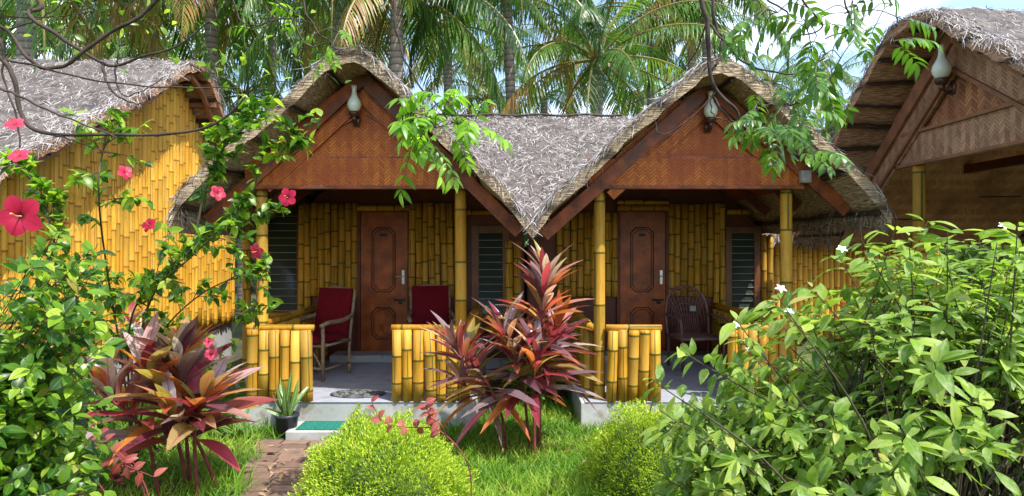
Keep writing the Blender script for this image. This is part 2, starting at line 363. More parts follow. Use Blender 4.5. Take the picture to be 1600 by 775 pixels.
# ---------------------------------------------------------------- thatch roofs
STRAW = leaf_t(4, ([0, .15, .8, 1], [.5, 1, .8, .15]), .15, .38)
def thatch_roof(h, xs, ys, thick=.11, dens=260, warp=None, under=M_UNDER, rows=.23, name='roof', parent=None, verge=(True, True), dfun=None, battens=True, edges=(True, True), y_verge_out=.06, strand=1.0, vfun=None):
    mb = MB(); X, Y = np.meshgrid(xs, ys); Z = h(X, Y)
    nx, ny = len(xs), len(ys); n_ = nx * ny
    top = np.stack([X, Y, Z + rng.normal(0, .008, Z.shape)], -1).reshape(-1, 3)
    saw = np.abs(X) / rows; saw = (saw - np.floor(saw))
    bot = np.stack([X, Y, Z - thick - .03 * saw - rng.normal(0, .002, Z.shape)], -1).reshape(-1, 3)
    j = np.arange(ny - 1)[:, None]; i = np.arange(nx - 1)[None]
    q = np.stack([j * nx + i, j * nx + i + 1, (j + 1) * nx + i + 1, (j + 1) * nx + i], -1).reshape(-1, 4)
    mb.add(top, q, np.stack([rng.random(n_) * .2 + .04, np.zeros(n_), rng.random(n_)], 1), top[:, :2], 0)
    mb.add(bot, q[:, ::-1], None, np.stack([bot[:, 1], np.sign(bot[:, 0]) * bot[:, 0] * 1.4], 1), 1)
    # rim
    def rim(idx):
        idx = np.array(idx); v = np.concatenate([top[idx], bot[idx]]); m = len(idx); k = np.arange(m - 1)
        mb.add(v, np.stack([k, k + 1, k + 1 + m, k + m], 1), (.25, 0, 0), None, 1)
    rim(np.arange(nx)); rim((ny - 1) * nx + np.arange(nx)[::-1]); rim(np.arange(ny)[::-1] * nx); rim(np.arange(ny) * nx + nx - 1)
    # loose strips over the top
    def grad(x, y):
        e = .03; gx = (h(x + e, y) - h(x - e, y)) / (2 * e); gy = (h(x, y + e) - h(x, y - e)) / (2 * e)
        nn = nrm(np.stack([-gx, -gy, np.ones_like(gx)], -1)); dd = np.stack([-gx, -gy, -(gx ** 2 + gy ** 2)], -1) + 1e-4
        return nn, nrm(dd)
    area = (xs[-1] - xs[0]) * (ys[-1] - ys[0]) * 1.3; K = int(area * dens * 3.6)
    x = rng.uniform(xs[0], xs[-1], K); y = rng.uniform(ys[0], ys[-1], K)
    if dfun is not None: k = rng.random(K) < dfun(x, y); x = x[k]; y = y[k]; K = len(x)
    nn, dd = grad(x, y); ang = rng.normal(0, .95, K); sd = np.cross(nn, dd)
    d = dd * np.cos(ang)[:, None] + sd * np.sin(ang)[:, None] + nn * rng.uniform(-.08, .45, K)[:, None]
    pos = np.stack([x, y, h(x, y) + rng.uniform(-.015, .03, K)], -1) - d * .1
    scatter(mb, STRAW, pos, d, nn + rng.normal(0, .45, (K, 3)), rng.uniform(.06, .19, K) * strand, rng.uniform(.0035, .009, K) * strand, rng.random(K))
    # ragged verge and eaves
    for side, on in ((0, verge[0]), (1, verge[1])):
        if not on: continue
        K = int((xs[-1] - xs[0]) * 1.35 * 520); x = rng.uniform(xs[0], xs[-1], K); yy = ys[0] if side == 0 else ys[-1]; sgn = -1 if side == 0 else 1
        if vfun is not None: x = x[rng.random(K) < vfun(x)]; K = len(x)
        y = np.full(K, yy) - sgn * rng.uniform(-.02, .18, K)
        nn, dd = grad(x, np.full(K, yy)); ang = rng.normal(0, .5, K) ; out_ = np.array([0, sgn, 0.])
        d = dd * np.cos(ang)[:, None] + out_ * np.sin(ang)[:, None] * .8 + nn * rng.normal(0.03, .16, K)[:, None]
        drop = rng.random(K) ** 2.2 * (thick * .75)
        pos = np.stack([x, y, h(x, y) + .02 - drop], -1); pos[:, 1] += sgn * rng.uniform(0, y_verge_out, K) * (drop > .01)
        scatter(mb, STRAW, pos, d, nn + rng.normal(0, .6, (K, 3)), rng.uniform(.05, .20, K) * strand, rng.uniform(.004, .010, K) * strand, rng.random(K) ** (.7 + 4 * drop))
    if True:
        for xx, sgn, on in ((xs[0], -1, edges[0]), (xs[-1], 1, edges[1])):
            if not on: continue
            K = int((ys[-1] - ys[0]) * 420); y = rng.uniform(ys[0], ys[-1], K); x = np.full(K, xx) - sgn * rng.uniform(0, .12, K)
            nn, dd = grad(x, y); d = dd + np.array([0, 0, -.5]) * rng.random((K, 1)) + rng.normal(0, .25, (K, 3))
            pos = np.stack([x, y, h(x, y) - rng.random(K) * thick], -1)
            scatter(mb, STRAW, pos, d, nn + rng.normal(0, .4, (K, 3)), rng.uniform(.06, .17, K), rng.uniform(.005, .012, K), rng.random(K) * .8)
    if warp: mb.V = [warp(v) for v in mb.V]
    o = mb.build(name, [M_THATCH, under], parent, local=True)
    if battens:
        mbb = MB(); xb = np.arange(math.ceil(xs[0] / rows) * rows, xs[-1], rows)
        for x0 in xb:
            yb = np.linspace(ys[0] + .03, ys[-1] - .1, 14); zz = h(np.full(14, x0), yb) - thick - .035
            tube(mbb, np.stack([np.full(14, x0), yb, zz], 1), .015, 5)
        if warp: mbb.V = [warp(v) for v in mbb.V]
        mbb.build('batten', M_DARKW, o, local=True)['label'] = 'thin dark battens tying the thatch from below'
    return o

# ---------------------------------------------------------------- gable: woven panel, boards
def gable_panel(parent, h, xc, half, y, zb, zt_beam, mats, apex_off=.30, tri_in=.28):
    """triangular woven panel under the thatch in local coords at depth y"""
    mw, mwb, mbd = mats
    xs = np.linspace(xc - half, xc + half, 41); off = .15
    zt = h(xs, np.full_like(xs, y)) - off
    zb_ = np.minimum(zb + .02, zt)
    mb = MB(); v = []; 
    for yy in (y, y + .03):
        v += [np.stack([xs, np.full_like(xs, yy), zb_], 1), np.stack([xs, np.full_like(xs, yy), zt], 1)]
    v = np.concatenate(v); m = len(xs); k = np.arange(m - 1)
    mb.add(v, np.concatenate([np.stack([k, k + 1, k + 1 + m, k + m], 1), np.stack([k + 1 + 2 * m, k + 2 * m, k + 3 * m, k + 1 + 3 * m], 1)]))
    mb.build('gable_panel', mw, parent, local=True)
    # bottom band of the panel
    mb = MB(); box(mb, (xc - half - .03, y - .028, zb), (xc + half + .03, y + .02, zt_beam)); mb.build('gable_band', mwb, parent, local=True)
    mb = MB()
    box(mb, (xc - half - .035, y - .042, zt_beam), (xc + half * .72, y - .004, zt_beam + .022)) if False else None
    box(mb, (xc - half - .035, y - .05, zb - .035), (xc + half + .035, y + .03, zb - .002))
    mb.build('beam', mbd, parent, local=True, bevel=.004)

def slope_board(mb, h, x0, x1, y, off, wdt, thk, n=14, mi=0):
    xs = np.linspace(x0, x1, n); zs = h(xs, np.full(n, y)) - off; v = []
    g = np.gradient(zs, xs); nx_ = g / np.sqrt(1 + g * g); nz_ = -1 / np.sqrt(1 + g * g)
    for yy in (y, y + thk):
        v += [np.stack([xs, np.full(n, yy), zs], 1), np.stack([xs + nx_ * wdt, np.full(n, yy), zs + nz_ * wdt], 1)]
    v = np.concatenate(v); k = np.arange(n - 1)
    q = lambda a, b: np.stack([a * n + k, a * n + k + 1, b * n + k + 1, b * n + k], 1)
    f = np.concatenate([q(1, 0), q(2, 3), q(0, 2), q(3, 1)])
    mb.add(v, f, None, np.stack([v[:, 0], v[:, 2]], 1), mi)
    mb.add(v[[0, n, 3 * n, 2 * n]], [[0, 1, 2, 3]]); mb.add(v[[n - 1, 2 * n - 1, 4 * n - 1, 3 * n - 1]], [[3, 2, 1, 0]])
# ---------------------------------------------------------------- ground, path
def ground_mat():
    m, t, o = mat_new('garden_soil'); n = N(t)
    c = n.ramp(noise(n, .9, 7), [(.35, (.035, .028, .015)), (.5, (.05, .075, .018)), (.68, (.10, .13, .03))])
    c = n.mix(n.math('MULTIPLY', noise(n, 40, 4), .6), c, (.06, .045, .025))
    p = n('ShaderNodeBsdfPrincipled', i_Base_Color=c, i_Roughness=.9); t.links.new(bump(n, noise(n, 25, 5), .7, .03), p.inputs['Normal']); t.links.new(p.outputs[0], o.inputs[0]); return m
g = MB(); box(g, (-500, -60, GZ - .5), (500, 800, GZ)); tag(g.build('ground', ground_mat()), kind='structure')
def brick_mat():
    m, t, o = mat_new('path_brick'); n = N(t); a = att(n)
    c = n.ramp(a[0], [(0, (.11, .07, .05)), (.5, (.19, .11, .08)), (1, (.28, .19, .14))])
    c = n.mix(n.ramp(noise(n, 9, 6), [(.45, (0, 0, 0)), (.68, (1, 1, 1))]), c, (.12, .085, .06))
    p = n('ShaderNodeBsdfPrincipled', i_Base_Color=c, i_Roughness=.85); t.links.new(bump(n, noise(n, 60, 4), .4, .006), p.inputs['Normal']); t.links.new(p.outputs[0], o.inputs[0]); return m
g = MB()
for r_ in range(40):
    y0 = 1.2 + r_ * .125
    if y0 > 5.92: break
    xc = -1.92
    for k in range(4):
        if k == 3: continue
        x0 = xc - .08 - .27 * (y0 - 5.4) - .25 + k * .25 + rng.normal(0, .004)
        box(g, (x0 + .004, y0 + .004 + rng.normal(0, .002), GZ - .03), (x0 + .243, y0 + .119, GZ + .018 + rng.uniform(-.004, .006)), (rng.random(), 0, 0))
tag(g.build('path', brick_mat(), bevel=.005), kind='structure')

# ---------------------------------------------------------------- the two joined cottages
YF, YB, YW, YE = 6.45, 8.93, 5.9, 12.4
PL = np.array([(-3.17, 1.80), (-3.07, 2.05), (-2.77, 2.36), (-2.18, 2.86), (-1.77, 3.24), (-1.6, 3.35), (-1.475, 3.39), (-1.33, 3.34), (-1.18, 3.20), (-.885, 2.89), (-.47, 2.47), (-.118, 2.15), (.19, 1.76)])
PR = np.array([(.19, 1.76), (.41, 2.03), (.77, 2.37), (1.18, 2.75), (1.53, 3.05), (1.75, 3.22), (1.95, 3.29), (2.12, 3.22), (2.36, 3.02), (2.71, 2.70), (3.07, 2.36), (3.36, 2.08), (3.50, 1.86)])
XA, XB = -1.475, 1.95
def main_h(y): return 3.50 - .475 * np.abs(y - 9.65)
def hroof(x, y):
    x = np.asarray(x, float); y = np.asarray(y, float)
    t = np.where(x < .19, np.interp(x, PL[:, 0], PL[:, 1]), np.interp(x, PR[:, 0], PR[:, 1]))
    d = np.minimum(x - XA, XB - x); m_ = main_h(y) - .35 * np.clip(.3 - d, 0, 1)
    return np.where(d > 0, np.maximum(t, m_), t) + .012 * np.sin(x * 9 + y * 5)
def hstr(x, y):
    x = np.asarray(x, float) + 0 * np.asarray(y, float)
    return np.where(x < .19, 3.44 - .985 * np.abs(x - XA), 3.34 - .892 * np.abs(x - XB)) + np.where(x < XA, .06 * np.abs(x - XA), 0)
def warpf(xc, sgn, amt):
    def f_(v):
        v = v.copy(); dx = v[:, 0] - xc; k = np.clip((v[:, 1] - 6.7) / 2.2, 0, 1)
        v[:, 0] += np.where(dx * sgn > 0, dx * amt * k, 0); return v
    return f_
MBUFF = {}
def posts_row(): pass

def louvre(parent, x0, x1, z0, z1, y, frame=.05, n_=12):
    """louvred window: frame around glass slats, black sheet behind standing in for the unlit room"""
    f_ = MB(); fr = frame
    for a_, b_ in (((x0 - fr, y - .05, z0 - fr), (x0, y + .02, z1 + fr)), ((x1, y - .05, z0 - fr), (x1 + fr, y + .02, z1 + fr)), ((x0, y - .046, z1), (x1, y + .02, z1 + fr)), ((x0, y - .046, z0 - fr), (x1, y + .02, z0))):
        box(f_, a_, b_)
    w_ = f_.build('window', M_FRAME, parent, bevel=.004)
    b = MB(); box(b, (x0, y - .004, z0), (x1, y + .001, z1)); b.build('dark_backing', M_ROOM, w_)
    s_ = MB(); dz = (z1 - z0) / n_
    for k in range(n_):
        zc = z0 + (k + .5) * dz
        plank(s_, (x0, y - .024, zc), (x1, y - .024, zc), dz * .98, .005, up=(0, .30, 1))
    s_.build('louvre_slats', M_GLASS, w_)
    r_ = MB()
    for k in range(n_ + 1): box(r_, (x0, y - .042, z0 + k * dz - .002), (x1, y - .034, z0 + k * dz + .003))
    r_.build('slat_edge', M_EDGE, w_)
M_ROOM = pbr('unlit_room_black', (.012, .013, .012), .8)  # near-black colour stands in for the shade of the room
M_EDGE = pbr('slat_edge_grey', (.42, .46, .40), .4)
def glass_mat():
    m, t, o = mat_new('louvre_glass'); n = N(t)
    p = n('ShaderNodeBsdfPrincipled', i_Roughness=.12); p.inputs['Base Color'].default_value = (.035, .05, .042, 1); p.inputs['Specular IOR Level'].default_value = .9
    t.links.new(bump(n, noise(n, 30, 2), .25, .003), p.inputs['Normal']); t.links.new(p.outputs[0], o.inputs[0]); return m
M_GLASS = glass_mat()
M_METAL = pbr('brushed_metal', (.55, .55, .55), .35, .05, 10, .5, .05, 1)
M_BLACK = pbr('black_iron', (.02, .018, .016), .5)

def door(parent, x0, x1, z0, z1, y, hx):
    d = MB(); box(d, (x0, y - .04, z0), (x1, y, z1)); dd = d.build('door', M_DOOR, parent, bevel=.004)
    fr = MB()
    for a_, b_ in (((x0 - .045, y - .055, z0), (x0 - .003, y + .01, z1 + .05)), ((x1 + .003, y - .055, z0), (x1 + .045, y + .01, z1 + .05)), ((x0 - .003, y - .055, z1 + .003), (x1 + .003, y + .01, z1 + .05))): box(fr, a_, b_)
    fr.build('door_frame', M_DARK, parent, bevel=.003)
    gm = MB(); xc = (x0 + x1) / 2 - .01; hw = (x1 - x0) * .25
    for zz0, zz1 in ((z0 + .82, z1 - .22), (z0 + .16, z0 + .60)):
        for k, e in ((0, 0), (1, .028)):
            c = .07; l_, r_, b_, t_ = xc - hw + e, xc + hw - e, zz0 + e, zz1 - e
            pts = [(l_, b_ + c), (l_, t_ - c), (l_ + c, t_), (r_ - c, t_), (r_, t_ - c), (r_, b_ + c), (r_ - c, b_), (l_ + c, b_), (l_, b_ + c)]
            for q in range(8):
                plank(gm, (pts[q][0], y - .043, pts[q][1]), (pts[q + 1][0], y - .043, pts[q + 1][1]), .009 if k else .013, .006, up=(0, 1, 0)) if False else \
                tube(gm, [(pts[q][0], y - .042, pts[q][1]), (pts[q + 1][0], y - .042, pts[q + 1][1])], .006 if k else .008, 5)
    gm.build('door_moulding', M_GROOVE, dd)
    p = MB(); box(p, (xc - .045, y - .047, z1 - .34), (xc + .045, y - .041, z1 - .30)); p.build('number_plate', M_BLACK, dd)
    h_ = MB(); box(h_, (hx - .018, y - .05, z0 + .93), (hx + .018, y - .041, z0 + 1.12)); tube(h_, [(hx, y - .045, z0 + 1.04), (hx, y - .085, z0 + 1.04), (hx - .1, y - .085, z0 + 1.035)], .009, 7)
    h_.build('handle', M_METAL, dd)
    l = MB(); box(l, (hx - .13, y - .06, z0 + .70), (hx + .035, y - .041, z0 + .725)); box(l, (hx - .06, y - .07, z0 + .655), (hx - .01, y - .043, z0 + .71)); tube(l, [(hx - .1, y - .06, z0 + .712), (hx - .1, y - .085, z0 + .712), (hx - .07, y - .085, z0 + .712)], .007, 6)
    l.build('latch', M_BLACK, dd)

def wall_top(mb, x0, x1, y, z0, off=.17, thk=.1):
    xs = np.linspace(x0, x1, 30); 
    zt = hroof(xs, np.full(30, y)) - off; k = np.arange(29)
    v = np.concatenate([np.stack([xs, np.full(30, y), np.full(30, z0)], 1), np.stack([xs, np.full(30, y), zt], 1), np.stack([xs, np.full(30, y + thk), np.full(30, z0)], 1), np.stack([xs, np.full(30, y + thk), zt], 1)])
    q = lambda a, b: np.stack([a * 30 + k, a * 30 + k + 1, b * 30 + k + 1, b * 30 + k], 1)
    mb.add(v, np.concatenate([q(0, 1), q(3, 2), q(1, 3)]))

def cottage(side, label):
    Lf = side < 0
    cx = -1.52 if Lf else 1.83
    root = empty('thatched_cottage', (cx, YB, GZ), 0, label, 'cottage', 'thatched bamboo cottages round the garden')
    xp0, xp1 = (-2.53, -.52) if Lf else (.884, 2.77)
    e0, e1 = (-3.45, .17) if Lf else (.21, 3.62)
    # plinth and floor
    m = MB(); box(m, (xp0 - .2, YF - .1, GZ - .15), (xp1 + .16, YB, -.004)); box(m, (e0, YB - .03, GZ - .15), (e1, YE, -.006)); m.build('plinth', M_WHITE, root, bevel=.008)
    m = MB(); box(m, (xp0 - .16, YF - .108, -.002), (xp1 + .12, YB - .01, .006)); m.build('porch_floor', M_FLOOR, root, bevel=.003)
    m = MB(); box(m, (xp0 + .1, YB - .42, .0065), (xp1 - .06, YB - .02, .10)); m.build('threshold', M_WHITE, root, bevel=.006)
    # walls
    m = MB(); wall_top(m, e0 + .02, e1, YB, -.002)
    for x in (e0, e1 - .1): box(m, (x, YB + .1, -.002), (x + .1, YE - .1, 1.55))
    wall_top(m, max(e0 + .3, -3.1), min(e1, 3.4), YE - .2, -.002); m.build('wall', M_DARK, root)
    # roof
    xs = np.linspace(-3.17, .19, 56) if Lf else np.linspace(.19, 3.50, 56)
    ys = np.concatenate([np.linspace(YW, 9.65, 48), np.linspace(9.75, YE, 20)])
    def dn(x, y): 
        inner = (x > XA) & (x < XB); return np.where(inner & (y < 9.9), 1, .35)
    rf = thatch_roof(hroof, xs, ys, .125, 560, rows=.34, name='roof', parent=None, dfun=dn, vfun=lambda x: np.where((x > XA) & (x < XB), 1, .45), edges=(Lf, not Lf), warp=warpf(XA if Lf else XB, -1 if Lf else 1, .2 if Lf else .07))
    rf.parent = root; rf.location = -Vector(root.location)
    # ridge pole over the joining slope
    m = MB(); xr = np.linspace(XA + .3, .19, 12) if Lf else np.linspace(.19, XB - .3, 12)
    tube(m, np.stack([xr, np.full(12, 9.65), hroof(xr, np.full(12, 9.65)) + .035], 1), .020, 6); m.build('ridge_pole', M_DARKW, root)
    # gable
    xc = (xp0 + xp1) / 2; ha = (xp1 - xp0) / 2 + .06
    hold = empty('tmp'); 
    o_before = set(bpy.data.objects)
    gable_panel(hold, hroof, xc, ha + .03, YF - .07, 2.15, 2.42, (M_WEAVE, M_WEAVE, M_BOARD))
    m = MB()
    a0, a1 = (XA, XB) if False else ((XA, XA) if Lf else (XB, XB))
    zb0 = (-3.05, .12) if Lf else (.27, 3.36)
    ax = XA if Lf else XB
    slope_board(m, hstr, zb0[0], ax, YF - .13, .14, .125, .04); slope_board(m, hstr, ax, zb0[1], YF - .134, .14, .125, .04)
    m.build('bargeboard', M_BOARD, hold, local=True)
    m = MB(); slope_board(m, hstr, xc - ha + .12, ax, YF - .105, .36, .10, .02); slope_board(m, hstr, ax, xc + ha - .12, YF - .109, .36, .10, .02)
    m.build('inner_board', M_WEAVE, hold, local=True)
    m = MB()
    t0 = (ax, YF - .09, 2.98); 
    for sx in (-1, 1): plank(m, (ax + sx * .03, YF - .083, 2.86), (ax + sx * .78, YF - .083, 2.425), .022, .02)
    plank(m, (ax - .80, YF - .083, 2.43), (ax + .80, YF - .083, 2.43), .018, .024); m.build('trim', M_BOARD, hold, local=True)
    for o in list(hold.children): o.parent = root; o.location = -Vector(root.location)
    bpy.data.objects.remove(hold)
    # rafters seen under the outer slopes and the eaves plate
    for yy in (7.2, 8.05):
        m = MB(); slope_board(m, hroof, zb0[0] + .1, ax, yy, .16, .11, .05); slope_board(m, hroof, ax, zb0[1] - .1, yy, .16, .11, .05); r_ = m.build('rafter', M_DARK, root)
    # porch ceiling lining of mat below the thatch
    m = MB(); n_ = 20; xs_ = np.linspace(xp0 + .02, xp1 + .3 if not Lf else xp1 + .1, n_); k = np.arange(n_ - 1)
    v = np.concatenate([np.stack([xs_, np.full(n_, yy), np.minimum(hroof(xs_, np.full(n_, yy)) - .19, 2.62)], 1) for yy in (YF - .02, YB - .02)])
    v = np.concatenate([v, v + np.array([0, 0, .012])])
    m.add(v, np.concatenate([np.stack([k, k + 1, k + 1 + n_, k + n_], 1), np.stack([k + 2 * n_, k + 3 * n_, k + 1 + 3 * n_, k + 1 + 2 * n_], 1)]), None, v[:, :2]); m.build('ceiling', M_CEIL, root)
    # posts
    for x in (xp0, xp1):
        m = MB(); culm(m, (x, YF + .02, .0), (x, YF + .02, 2.15), .058, 16, True, (0, -1, 0), .42, 1.02); m.build('post', M_BAM, root, smooth=True)
    # half walls
    segs = [(-2.645, -1.99), (-1.20, -.42)] if Lf else [(.945, 1.485), (2.15, 2.84)]
    for a, b in segs:
        m = MB(); bamboo_row(m, (a, YF - .07), (b, YF - .07), .008, .715, .105, (0, -1, 0), .3); hw = m.build('half_wall', M_BAM, root, smooth=True)
        m = MB(); box(m, (a + .01, YF - .062, .01), (b - .01, YF - .03, .70)); m.build('backing_board', M_BOARD2, hw)
        m = MB(); bamboo_row(m, (b - .02, YF + .0), (a + .02, YF + .0), .01, .70, .11, (0, 1, 0), .3); m.build('inner_culms', M_BAM, hw, smooth=True)
        m = MB(); culm(m, (a - .005, YF - .052, .732), (b + .01, YF - .045, .730), .034, 10, True, (0, 0, 1), .45); m.build('top_rail', M_BAM, hw, smooth=True)
    for x, fx in ((xp0 - .09, -1), (xp1 + .05, 1)):
        m = MB(); bamboo_row(m, (x, YF + .08), (x, YB - .05), .008, .70, .10, (fx, 0, 0), .3); sw = m.build('side_half_wall', M_BAM, root, smooth=True)
        m = MB(); box(m, (x - .012, YF + .1, .01), (x + .012, YB - .06, .69)); m.build('backing_board', M_BOARD2, sw)
        m = MB(); bamboo_row(m, (x - fx * .015, YB - .05), (x - fx * .015, YF + .08), .01, .69, .10, (-fx, 0, 0), .3); m.build('inner_culms', M_BAM, sw, smooth=True)
        m = MB(); culm(m, (x, YF + .0, .735), (x, YB - .02, .735), .045, 8, True, (0, 0, 1), .5); m.build('top_rail', M_BAM, sw, smooth=True)
    # back wall bamboo panels
    pans = [(-2.97, -2.80, .50, 2.14), (-2.80, -2.14, .86, 2.15), (-1.43, -.63, .86, 2.15), (-.09, .14, .1, 1.62)] if Lf else [(.62, 1.47, .86, 2.02), (2.17, 2.80, .86, 2.14), (2.80, 2.96, .55, 2.14), (3.46, 3.62, .1, 1.72)]
    for a, b, z0, z1 in pans:
        m = MB(); zf = (lambda s_, a=a, b=b, z1=z1: min(z1, float(hroof(a + (b - a) * s_, YB)) - .17)) if (not Lf and a < .7) or (Lf and a > -.2) else z1
        bamboo_row(m, (a, YB - .045), (b, YB - .045), z0, zf, .094, (0, -1, 0), .27, .006); m.build('bamboo_panel', M_BAM, root, smooth=True)
    dx0, dx1 = (-2.10, -1.45) if Lf else (1.50, 2.13)
    door(root, dx0, dx1, .10, 2.03, YB - .005, dx1 - .06)
    m = MB(); culm(m, (dx0 - .04, YB - .06, 2.085), (dx1 + .04, YB - .06, 2.085), .042, 8, True, (0, 0, 1), .3)
    if not Lf: culm(m, (dx0 - .04, YB - .06, 2.165), (dx1 + .04, YB - .06, 2.165), .036, 8, True, (0, 0, 1), .3)
    m.build('door_lintel', M_BAM, root, smooth=True)
    if Lf:
        louvre(root, -3.40, -2.985, .66, 1.97, YB - .01, .02, 13); louvre(root, -.46, -.13, .62, 1.74, YB - .01, .10, 11)
        rails = [(-3.45, -2.98, .60), (-3.45, -2.98, .52), (-.60, -.05, .40), (-.62, -.08, 2.02)]
    else:
        louvre(root, 3.05, 3.36, .70, 1.74, YB - .01, .085, 11); rails = [(2.80, 3.46, .55), (2.98, 3.30, 2.03)]
    for a, b, z in rails: m = MB(); culm(m, (a, YB - .055, z), (b, YB - .055, z), .038, 8, True, (0, 0, 1), .3); m.build('window_rail', M_BAM, root, smooth=True)
    m = MB(); bamboo_row(m, (e0 + .01, YB - .05), (xp0 - .12, YB - .05), .01, .48, .09) if Lf else bamboo_row(m, (xp1 + .12, YB - .05), (3.44, YB - .05), .01, .50, .09)
    m.build('bamboo_panel', M_BAM, root, smooth=True)
    # steps
    if Lf:
        m = MB(); box(m, (-2.12, 5.98, GZ - .12), (-1.10, YF - .102, -.185)); m.build('step', M_WHITE, root, bevel=.01)
        m = MB(); culm(m, (-3.32, 8.0, -.0), (-3.32, 8.0, 1.95), .05, 12, True, (0, -1, 0), .42, 1.02); pp = m.build('post', M_BAM, root, smooth=True)
        m = MB(); box(m, (-3.42, 7.9, GZ - .1), (-3.22, 8.1, .0)); m.build('post_base', M_WHITE, pp, bevel=.01)
    else:
        m = MB(); box(m, (1.50, 5.98, GZ - .12), (2.14, YF - .102, -.185)); m.build('step', M_WHITE, root, bevel=.01)
    return root
cot1 = cottage(-1, 'thatched bamboo cottage with red cushioned chairs on its porch, behind the clipped round bush')
cot2 = cottage(1, 'thatched bamboo cottage with a wicker chair on its porch, a twisted vine at its gable')

# small grey box at the beam end
m = MB(); box(m, (2.83, YF - .20, 2.17), (2.93, YF - .13, 2.29)); box(m, (2.84, YF - .21, 2.18), (2.92, YF - .198, 2.28))
tag(m.build('junction_box', pbr('grey_plastic', (.34, .32, .28), .5), bevel=.006), 'small grey electric junction box fixed at the right end of the gable beam', 'junction box')

# ---------------------------------------------------------------- cottage at the left edge, seen on its bamboo gable wall
def hA(x, y): return np.interp(x, [-3.7, -2.7, -1.2, -.35, 0, .3, .7, 1.5, 2.4], [2.02, 2.58, 3.38, 3.90, 4.05, 3.92, 3.50, 2.90, 2.25]) + .015 * np.sin(x * 7 + y * 4)
A = empty('thatched_cottage', (-4.6, 8.6, GZ), R(90), 'thatched cottage with a tall windowless bamboo side wall, half hidden by hibiscus', 'cottage', 'thatched bamboo cottages round the garden')
dz = -GZ
hAl = lambda x, y: hA(x, y) + dz
rA = thatch_roof(hAl, np.linspace(-3.7, 2.4, 76), np.linspace(-.42, 5.2, 60), .11, 520, under=M_UNDER2, parent=A, strand=.8, dfun=lambda x, y: np.where(x < .2, 1, .3), y_verge_out=.05)
m = MB(); bamboo_row(m, (-3.3, 0), (1.95, 0), .42 + dz - .1, lambda s_: float(hAl(-3.3 + 5.25 * s_, 0)) - .16, .088, (0, -1, 0), .34, .008, 6)
m.build('bamboo_wall', M_BAM2, A, smooth=True, local=True)
m = MB(); box(m, (-3.32, .03, 0 - .1), (1.97, 4.8, .34 + dz)); m.build('plinth', M_WHITE, A, local=True)
m = MB(); xs_ = np.linspace(-3.32, 1.97, 30); k = np.arange(29); zt = hAl(xs_, 0) - .15
for yy in (.035, 4.75):
    v = np.concatenate([np.stack([xs_, np.full(30, yy), np.full(30, .3)], 1), np.stack([xs_, np.full(30, yy), zt], 1)]); m.add(v, np.stack([k, k + 1, k + 31, k + 30], 1))
box(m, (-3.32, .06, .3), (-3.26, 4.7, 2.1)); box(m, (1.9, .06, .3), (1.97, 4.7, 2.5)); m.build('wall', M_DARK, A, local=True)
m = MB(); slope_board(m, hAl, -2.9, 0, -.30, .17, .06, .05); slope_board(m, hAl, 0, 2.3, -.304, .17, .06, .05); m.build('rafter', M_BOARD2, A, local=True)
m = MB()
for x0 in (.45, 1.0, 1.6): m = MB(); box(m, (x0, -.40, float(hAl(x0, 0)) - .24), (x0 + .05, 0.02, float(hAl(x0, 0)) - .18)); m.build('purlin', M_BOARD2, A, local=True)


# ---------------------------------------------------------------- cottage at the right edge with its gable turned to the garden
def hB(x, y): return np.interp(x, [-2.45, -2.05, -1.75, -1.35, -.95, -.6, -.3, 0, .3, .8, 1.6, 2.6], [1.70, 2.08, 2.44, 2.86, 3.22, 3.50, 3.69, 3.77, 3.70, 3.37, 2.80, 2.1]) + .015 * np.sin(x * 8 + y * 4)
hBl = lambda x, y: hB(x, y) + dz
B = empty('thatched_cottage', (4.3, 6.15, GZ), R(-90), 'thatched cottage with tan woven gable and an open porch, behind the big leafy shrub', 'cottage', 'thatched bamboo cottages round the garden')
thatch_roof(hBl, np.linspace(-2.45, 2.6, 60), np.linspace(-.52, 5.0, 60), .11, 520, under=M_UNDER2, parent=B, strand=.75, dfun=lambda x, y: np.where(x > -.3, 1, .4))
gable_panel(B, hBl, .45, 1.52, 0, 2.44 + dz, 2.74 + dz, (M_WEAVE2, M_WEAVE3, M_BOARD2))
hBs = lambda x, y: np.where(np.asarray(x) < 0, 3.82 + .83 * np.asarray(x, float), 3.82 - .65 * np.asarray(x, float)) + dz + 0 * np.asarray(y, float)
m = MB(); slope_board(m, hBs, -1.95, 0, -.09, .155, .13, .05); slope_board(m, hBs, 0, 2.3, -.095, .155, .13, .05); m.build('bargeboard', M_BOARD2, B, local=True)
m = MB(); slope_board(m, hBs, -1.45, 0, -.05, .29, .26, .03); slope_board(m, hBs, 0, 2.3, -.054, .29, .26, .03); m.build('inner_board', M_WEAVE3, B, local=True)
m = MB(); slope_board(m, hBs, -1.25, 0, -.085, .55, .035, .05); slope_board(m, hBs, 0, 1.9, -.089, .55, .035, .05); box(m, (-.85, -.06, 2.74 + dz), (2.0, -.01, 2.77 + dz)); m.build('trim', M_BOARD2, B, local=True)
for x in (-.66, 1.8):
    m = MB(); culm(m, (x, .03, dz), (x, .03, 2.44 + dz), .062, 16, True, (0, -1, 0), .42, 1.02); m.build('post', M_BAM, B, smooth=True, local=True)
m = MB(); box(m, (-1.7, -.1, -.1), (2.1, 4.8, dz)); m.build('plinth', M_WHITE, B, local=True)
m = MB(); box(m, (-1.75, 2.4, dz), (2.1, 2.5, 2.45 + dz)); box(m, (-1.75, 2.5, dz), (-1.68, 4.8, 2.35 + dz)); m.build('wall', M_DARK, B, local=True)
m = MB(); bamboo_row(m, (-1.0, 2.36), (2.1, 2.36), dz + .7, 2.2 + dz, .1, (0, -1, 0), .3); m.build('bamboo_panel', M_BAM, B, smooth=True, local=True)
